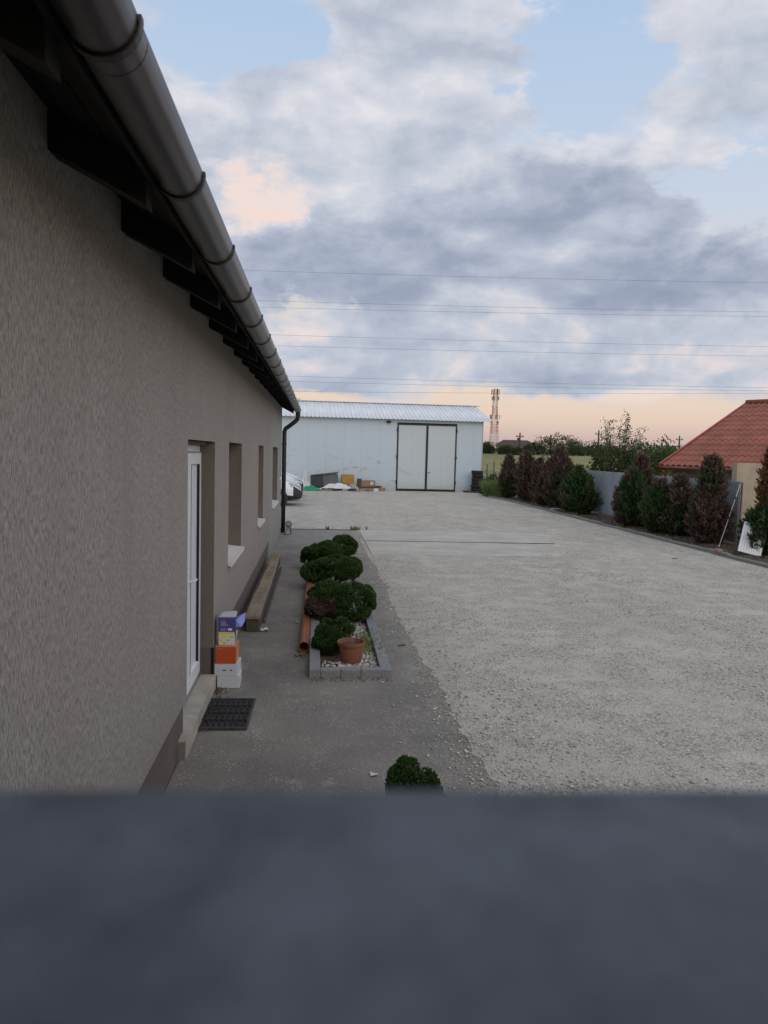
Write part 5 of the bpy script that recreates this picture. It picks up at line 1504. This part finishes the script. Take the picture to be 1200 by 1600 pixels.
rp = RISE / RUN
rowL = RUN / 13
nsheet = 8; wsh = LEN / nsheet
proto = None
for k in range(nsheet):
    if proto is None:
        m_ = MB(); nu = 5 * 8
        rows = []
        for i in range(nu + 1):
            u = i / nu * (wsh - .004); wv_ = .026 * (math.sin(u / wsh * 5 * 2 * math.pi) ** 1 + .35 * math.cos(u / wsh * 10 * 2 * math.pi))
            row = []
            for q in range(13):
                for (t_, dz) in ((0, .030), (.5, .016), (.985, .004)):
                    v = (q + t_) * rowL; row.append(hp(u, v - .06, ZE + v * rp + dz + wv_))
            rows.append(row)
        m_.grid(rows)
        proto = m_.build('roof_sheet', 'red_roof', hs, local=True, smooth=False); o = proto
    else: o = copy_mesh(proto, hs)
    p = E_ * (k * wsh); o.location = (p.x, p.y, .0)
# back slope, verge boards, ridge
m_ = MB().add([hp(-.02, RUN + .05, ZE + RISE), hp(LEN, RUN + .05, ZE + RISE), hp(LEN, 2 * RUN, ZE - .05), hp(-.02, 2 * RUN, ZE - .05)], [(0, 1, 2, 3)]); m_.build('back_slope', 'red_roof', hs, local=True)
vb = MB(); vb.hexa([hp(-.06, -.10, ZE - .10), hp(0.0, -.10, ZE - .10), hp(0.0, RUN, ZE + RISE - .10), hp(-.06, RUN, ZE + RISE - .10), hp(-.06, -.10, ZE + .075), hp(0.02, -.10, ZE + .075), hp(0.02, RUN, ZE + RISE + .085), hp(-.06, RUN, ZE + RISE + .085)])
vb.build('verge_trim', 'red_gutter', hs, local=True)
rc = MB().tube([hp(-.06, RUN, ZE + RISE + .05), hp(LEN, RUN, ZE + RISE + .05)], .10, 10); rc.build('ridge_cap', 'red_roof', hs, local=True, smooth=True)
# eave gutter + brackets + downpipe
gt = MB(); rows = []
for u in (-.12, LEN):
    rows.append([hp(u, -.15 - .065 * math.cos(math.pi * k / 10), ZE - .05 - .075 * math.sin(math.pi * k / 10)) for k in range(11)])
gt.grid(rows); g_o = gt.build('gutter', 'red_gutter', hs, local=True, smooth=True); g_o.modifiers.new('t', 'SOLIDIFY').thickness = .004
MB().tube([hp(.16, -.15, ZE - .12), hp(.18, -.10, ZE - .26), hp(.2, .12, ZE - .5), hp(.2, .14, 0)], .045, 10).build('downpipe', 'red_gutter', hs, local=True, smooth=True)
fb = MB().hexa([hp(0, -.075, ZE - .12), hp(LEN, -.075, ZE - .12), hp(LEN, -.05, ZE - .12), hp(0, -.05, ZE - .12), hp(0, -.075, ZE + .0), hp(LEN, -.075, ZE + .0), hp(LEN, -.05, ZE + .0), hp(0, -.05, ZE + .0)])
fb.build('eave_board', 'timber', hs, local=True)
wl = MB(); v0, u0 = .25, .25
pr = [(v0, -.1), (2 * RUN - v0, -.1), (2 * RUN - v0, ZE + v0 * rp - .03), (RUN, ZE + RISE - .06), (v0, ZE + v0 * rp - .06)]
wl.add([hp(u0, v, z) for v, z in pr] + [hp(LEN - .1, v, z) for v, z in pr], [(0, 1, 2, 3, 4), (9, 8, 7, 6, 5)] + [(i, 5 + i, 5 + (i + 1) % 5, (i + 1) % 5) for i in range(5)])
wl.build('wall', 'house_wall', hs, local=True)

# beige wall end beside the fence, with crumbling top edge
bw_ = MB(); xs_ = np.linspace(11.85, 13.25, 22)
top = 2.26 - .006 * (xs_ - 12) + np.where(xs_ > 12.55, -.02 + .025 * noise1(xs_, 61, 9), 0) + .006 * noise1(xs_, 62, 6)
F0 = [[(x, 20.35, z) for x, z in zip(xs_, [-.05] * 22)], [(x, 20.35, z) for x, z in zip(xs_, top)], [(x, 20.60, z) for x, z in zip(xs_, top)], [(x, 20.60, -.05) for x in xs_]]
bw_.grid(F0); k0 = len(bw_.v)
bw_.add([F0[i][0] for i in range(4)], [(0, 1, 2, 3)]); bw_.add([F0[i][-1] for i in range(4)], [(3, 2, 1, 0)])
bw_.f = [tuple(reversed(f)) for f in bw_.f]
tag(bw_.build('beige_wall', 'beige_render'), 'beige rendered wall end with crumbling top beside the metal fence', 'wall')


# ------------------------------------------------------------------ trees and bushes beyond
def tree(name, loc, label, blobs, n, size, mat_, trunk_h, group=None, seed=1, sparse=None, tr=.08, cat='tree'):
    r = np.random.default_rng(seed); e = empty(name, loc, label, cat, group)
    tk = MB(); tk.tube([(0, 0, -.2), (.05, 0, trunk_h * .5), (0, .05, trunk_h)], [tr, tr * .75, tr * .5], 7)
    for (ox, oy, oz, rx, ry, rz) in blobs:
        tk.tube([(0, .05, trunk_h * .7), (ox * .5, oy * .5, (trunk_h * .8 + oz) * .5), (ox, oy, oz + rz * .3)], [tr * .5, tr * .35, tr * .12], 5)
    PP, NN = [], []
    vol = np.array([b[3] * b[4] * b[5] for b in blobs]) ** .67; vol /= vol.sum()
    for (ox, oy, oz, rx, ry, rz), f in zip(blobs, vol):
        m_ = int(n * f); d = r.normal(0, 1, (m_, 3)); d /= np.linalg.norm(d, axis=1)[:, None]
        rad = (1 + lump(d, seed + 3, 3.0, .35)) * r.uniform(.35, 1.05, m_) ** .6
        q = np.array([ox, oy, oz]) + d * rad[:, None] * np.array([rx, ry, rz])
        kp = lump(q, seed + 8, 5.0 / max(rx, .4), .8) > -.25
        PP.append(q[kp]); NN.append(d[kp])
    P_ = np.concatenate(PP); Nn = np.concatenate(NN); kp = P_[:, 2] > .02; P_ = P_[kp]; Nn = Nn[kp]
    if sparse:                                        # thin upright twigs with leaf tufts
        cx_, cz_, w_, h_, nt_ = sparse
        tp_, tn_ = [], []
        for k in range(nt_):
            a = r.uniform(-1, 1); x1 = cx_ + a * w_; z1 = cz_ + h_ * (1 - .75 * a * a) * r.uniform(.35, 1.0); y1 = r.normal(0, .5)
            x0 = cx_ * .6 + a * w_ * .35
            path_ = [(x0, y1 * .3, trunk_h * .8), ((x0 + x1) / 2 + r.normal(0, .06), y1 * .7, (trunk_h * .8 + z1) / 2 + .1), (x1, y1, z1)]
            tk.tube(path_, [.018, .012, .006], 4, caps=False)
            for t_ in (.55, .72, .86, 1.0):
                b0 = Vector(path_[1]).lerp(Vector(path_[2]), (t_ - .5) * 2)
                for q in range(r.integers(7, 18)):
                    tp_.append(np.array(b0) + r.normal(0, .10, 3)); tn_.append(r.normal(0, 1, 3))
        V2, F2 = sprays(np.array(tp_), np.array(tn_), .06, r, .9, 2, 1.3)
        obj_np('upper_leaves', V2, F2, mat_, e)
    tk.build('trunk', 'bark', e, local=True)
    V_, F_ = sprays(P_, Nn, size, r, .85, 2, 1.3)
    obj_np('crown', V_, F_, mat_, e)
    return e


TG = 'trees behind the metal fence'
tree('young_tree', (15.5, 38, .0), 'green tree with thin leafy twigs rising above its crown', [(-.6, 0, 1.9, .8, .8, .75), (.3, 0, 2.15, 1.0, .9, .85), (.9, .2, 1.8, .8, .8, .8), (-1.0, 0, 1.4, .6, .6, .6)], 4200, .085, 'leaf_mid', 1.5, TG, 71, sparse=(.15, 2.1, 1.75, 2.75, 54), tr=.09)
tree('leafy_tree', (17.6, 39, .0), 'light green leafy tree between the twiggy tree and the red roof', [(0, 0, 2.2, 1.2, 1.0, 1.0), (-.9, 0, 1.8, .8, .8, .8), (1.0, 0, 2.3, 1.0, .9, .85)], 4800, .09, 'leaf_light', 1.4, TG, 72)
tree('leafy_tree', (19.6, 41, .0), 'dark leafy tree just left of the red roof edge', [(0, 0, 2.4, 1.0, 1.0, .95), (-.8, 0, 2.0, .9, .8, .8), (.9, 0, 2.0, .9, .9, .9)], 4200, .09, 'leaf_mid', 1.4, TG, 73)
tree('shrub', (13.7, 38.5, .0), 'loose grey-green shrub at the foot of the twiggy tree', [(0, 0, 1.1, .6, .6, .9), (.6, 0, .9, .5, .5, .7)], 1500, .08, 'leaf_mid', .8, TG, 74, cat='shrub', tr=.03)
tree('bush', (11.1, 46.4, .0), 'dark green bush by the wire fence behind the tall grass', [(0, 0, .6, .6, .6, .6), (.8, .3, .5, .6, .5, .55)], 1800, .08, 'leaf_mid', .5, None, 75, cat='bush', tr=.03)
tree('twiggy_tree', (-2.2, 62, 0), 'tree with sparse twigs peeping over the barn roof by the gutter', [(0, 0, 4.2, 1.6, 1.4, 1.8)], 3600, .12, 'leaf_mid', 3.4, 'tree tops over the barn roof', 76, sparse=(.6, 4.6, 1.7, 2.2, 26), tr=.14)
tree('round_tree', (6.15, 66, 0), 'small round tree top peeping over the barn ridge above the floodlight', [(0, 0, 5.75, .45, .45, .75), (0, 0, 4.6, .6, .6, 1.0)], 1500, .12, 'leaf_mid', 3.2, 'tree tops over the barn roof', 77, tr=.14)
tree('round_tree', (7.25, 67, 0), 'wider round tree top peeping over the barn ridge above the gate', [(-.2, 0, 5.75, .5, .5, .6), (.35, 0, 5.7, .45, .45, .6), (0, 0, 4.6, .7, .7, 1.0)], 1700, .12, 'leaf_mid', 3.2, 'tree tops over the barn roof', 78, tr=.14)

# far side of the field
FG = 'trees across the field'


def far_tree(x, y, w, h_, label, seed, n=900):
    z = float(terr(y)) - .1
    r = np.random.default_rng(seed)
    tree('field_tree', (x, y, z), label, [(0, 0, h_ * .52, w * .5, w * .4, h_ * .5), (-w * .3, 0, h_ * .38, w * .34, w * .3, h_ * .38), (w * .3, 0, h_ * .36, w * .36, w * .3, h_ * .36)], n * 3, .20, 'leaf_far', h_ * .4, FG, seed, tr=.15)


far_tree(49.5, 150, 8.5, 4.3, 'broad round dark tree across the field beside the white shed', 81, 1700)
far_tree(44.6, 152, 4.2, 2.6, 'low dark tree between the far house and the broad round tree', 82)
far_tree(37.2, 146, 3.0, 1.9, 'small tree at the foot of the red and white tower', 83)
far_tree(39.6, 146, 2.6, 1.6, 'small green tree before the far dark-roofed house', 84)
far_tree(41.8, 147, 2.2, .9, 'low bush below the far house gable', 85)
far_tree(54.0, 152, 3.6, 2.2, 'dark tree right of the white shed across the field', 86)
far_tree(57.5, 152, 3.4, 2.8, 'round tree under the far street pole', 87)
far_tree(61.5, 154, 4.5, 2.6, 'low far tree just left of the twiggy tree', 88)
far_tree(34.3, 150, 2.6, 2.4, 'far tree right beside the barn corner', 89)
# far hedge that reads as one mass
n = 9000
hx = rng.uniform(25, 130, n); hy = 176 + rng.normal(0, 2.5, n); hh = .8 + .7 * noise1(hx, 91, .25) + .4 * noise1(hx, 92, 1.1)
P_ = np.stack([hx, hy, terr(hy) + rng.random(n) * np.clip(hh, .3, 4)], 1)
V_, F_ = sprays(P_, rng.normal(0, 1, (n, 3)), .28, rng, .9, 2, 1.2)
tag(obj_np('far_hedge', V_, F_, 'leaf_far'), 'dark far hedge line across the field', None, kind='stuff')

# far house
z0 = float(terr(160))
fh = empty('far_house', (43.6, 160, z0 - .25), 'far house with dark hipped roof behind the small trees', 'house')
MB().box(-3.6, 3.6, 0, 6, 0, 1.9).build('wall', 'far_wall', fh, local=True)
m_ = MB().add([(-4.1, -.5, 1.9), (4.1, -.5, 1.9), (4.1, 6.5, 1.9), (-4.1, 6.5, 1.9), (-2.7, 3, 3.2), (2.7, 3, 3.2)], [(0, 1, 5, 4), (1, 2, 5), (2, 3, 4, 5), (3, 0, 4), (3, 2, 1, 0)])
rf_ = m_.build('roof', 'far_roof', fh, local=True)
MB().box(.5, .9, 3.2, 3.6, 3.0, 3.7).build('chimney', 'far_roof', rf_, local=True)
for x in (-2.4, -.9, .2): 
    w_ = MB().box(x, x + .7, -.05, .02, .7, 1.5).build('window', 'far_dark', fh, local=True)
MB().box(1.2, 2.8, -.05, .02, 0.1, 1.5).build('garage_opening', 'far_dark', fh, local=True)
m_ = MB(); m_.box(3.61, 6.2, 1.0, 4, 0, 1.3); m_.build('annex', 'far_wall', fh, local=True)
m_ = MB().add([(3.62, .6, 1.3), (6.5, .6, 1.3), (6.5, 4.4, 1.3), (3.62, 4.4, 1.3), (3.62, 2.5, 2.2), (5.6, 2.5, 2.2)], [(0, 1, 5, 4), (1, 2, 5), (2, 3, 4, 5), (3, 0, 4)]); m_.build('annex_roof', 'far_roof', fh, local=True)


def shed(x, y, w, h_, label):
    z = float(terr(y)); e = empty('far_shed', (x, y, z), label, 'shed')
    MB().box(-w / 2, w / 2, 0, 4, 0, h_).build('wall', 'far_white', e, local=True)
    MB().add([(-w / 2 - .2, -.2, h_), (w / 2 + .2, -.2, h_), (w / 2 + .2, 2, h_ + .5), (-w / 2 - .2, 2, h_ + .5), (w / 2 + .2, 4.2, h_), (-w / 2 - .2, 4.2, h_)], [(0, 1, 2, 3), (3, 2, 4, 5)]).build('roof', 'far_white', e, local=True)
    MB().box(-w * .2, w * .15, -.04, .01, .0, h_ * .6).build('gate', 'far_dark', e, local=True)


shed(56.5, 162, 5.5, 2.0, 'low white shed across the field')
shed(64.0, 165, 5.0, 1.7, 'second pale shed across the field, near the twiggy tree')


def upole(x, y, h_, label, lamp=False):
    z = float(terr(y)); e = empty('utility_pole', (x, y, z), label, 'pole', 'utility poles across the field')
    MB().tube([(0, 0, -.3), (0, 0, h_)], [.22, .15], 7).build('post', 'pole_wood', e, local=True)
    MB().box(-.8, .8, -.08, .08, h_ - .75, h_ - .6).build('crossarm', 'pole_wood', e, local=True)
    for s_ in (-.6, 0.0, .6): MB().lathe([(.001, .3), (.07, .25), (.07, 0)], (s_, 0, h_ - .6 + (.6 if s_ == 0 else 0)), 7).build('insulator', 'far_dark', e, local=True)


upole(48.0, 152, 4.0, 'bare utility pole left of the broad round far tree')
upole(58.5, 153, 5.2, 'utility pole right of the white shed across the field')
upole(41.0, 150, 4.2, 'utility pole before the far dark-roofed house')
upole(61.8, 155, 3.4, 'short lamp-like pole beyond the white shed')
upole(78.5, 158, 4.6, 'distant utility pole above the leafy trees by the red roof')

# lattice tower
TX, TY = 90.4, 380.0; tz0 = float(terr(TY)); TH = 31.5
tw = empty('lattice_tower', (TX, TY, tz0), 'tall red and white lattice phone tower beyond the field', 'tower')
lev = np.linspace(0, TH, 22)
def tw_w(z): return 2.2 - 1.2 * min(1, z / (TH * .72))
for i in range(21):
    z1, z2 = lev[i], lev[i + 1]; a, b_ = tw_w(z1), tw_w(z2); m_ = MB()
    cs = [(-1, -1), (1, -1), (1, 1), (-1, 1)]
    for k in range(4):
        c0, c1 = cs[k], cs[(k + 1) % 4]
        m_.tube([(c0[0] * a, c0[1] * a, z1), (c0[0] * b_, c0[1] * b_, z2)], .10, 4)
        m_.tube([(c0[0] * a, c0[1] * a, z1), (c1[0] * b_, c1[1] * b_, z2)], .05, 4); m_.tube([(c1[0] * a, c1[1] * a, z1), (c0[0] * b_, c0[1] * b_, z2)], .05, 4)
        m_.tube([(c0[0] * b_, c0[1] * b_, z2), (c1[0] * b_, c1[1] * b_, z2)], .05, 4)
    m_.build('lattice_section', 'tower_red' if (i // 3) % 2 == 0 else 'tower_white', tw, local=True)
for (z, rr, nn, hh) in ((30.0, 1.9, 6, 2.6), (26.8, 1.7, 6, 2.0), (17.5, 2.6, 5, 2.2), (14.6, 2.5, 4, 1.6)):
    for k in range(nn):
        t_ = 2 * math.pi * k / nn + z
        an = MB().bbox(rr * math.cos(t_) - .22, rr * math.cos(t_) + .22, rr * math.sin(t_) - .12, rr * math.sin(t_) + .12, z - hh / 2, z + hh / 2, .03)
        an.tube([(rr * math.cos(t_) * .4, rr * math.sin(t_) * .4, z), (rr * math.cos(t_), rr * math.sin(t_), z)], .07, 4)
        an.build('antenna', 'tower_white' if k % 2 else 'post_metal', tw, local=True)
MB().lathe([(.001, 0), (.6, .1), (.7, .35)], (-1.4, -1.6, 22.5), 10, 'y').build('dish', 'tower_white', tw, local=True)
MB().box(-4.5, -2.0, -3, -.5, 0, 3.2).build('equipment_hut', 'far_white', tw, local=True)

# power lines across the sky
WG = 'power lines over the barn'
wires = [(15.95, 16.95, 'topmost power line crossing the sky'), (13.72, 14.62, 'upper of the close pair of power lines below the topmost'), (13.24, 14.28, 'lower of the close pair of power lines below the topmost'),
         (11.18, 11.85, 'upper of the middle pair of power lines'), (10.36, 11.08, 'lower of the middle pair of power lines'), (8.06, 8.50, 'third power line above the barn ridge'),
         (7.66, 8.24, 'second power line above the barn ridge'), (6.86, 8.05, 'lowest power line, just above the barn ridge')]
for i, (za, zb, lab) in enumerate(wires):
    s_ = (zb - za) / 41.5; pts = []
    for x in np.linspace(-60, 110, 40):
        z = za + s_ * (x + 4) + .00020 * ((x - 17) ** 2 - 18 ** 2) + .05
        pts.append((x, 60 + i * .12, z))
    tag(MB().tube(pts, .009, 5).build('power_line', 'wire', smooth=True), lab, 'power line', WG)

# ------------------------------------------------------------------ wall right under the camera
fw = empty('boundary_wall', (0, 0, 0), 'dark blue-grey wall top blurred across the bottom of the picture', 'wall')
fw.rotation_euler = (0, 0, R(-1.85))
MB().box(-.905, 8.5, -.20, .09, -.05, 2.148).build('wall_body', 'beige_render', fw, local=True)
for k, (a, b_) in enumerate(((-.915, 1.2), (1.204, 3.3), (3.304, 5.9), (5.904, 8.5))):
    MB().bbox(a, b_, -.25, .1452, 2.15, 2.205, .004).build('coping', 'coping_paint', fw, local=True)
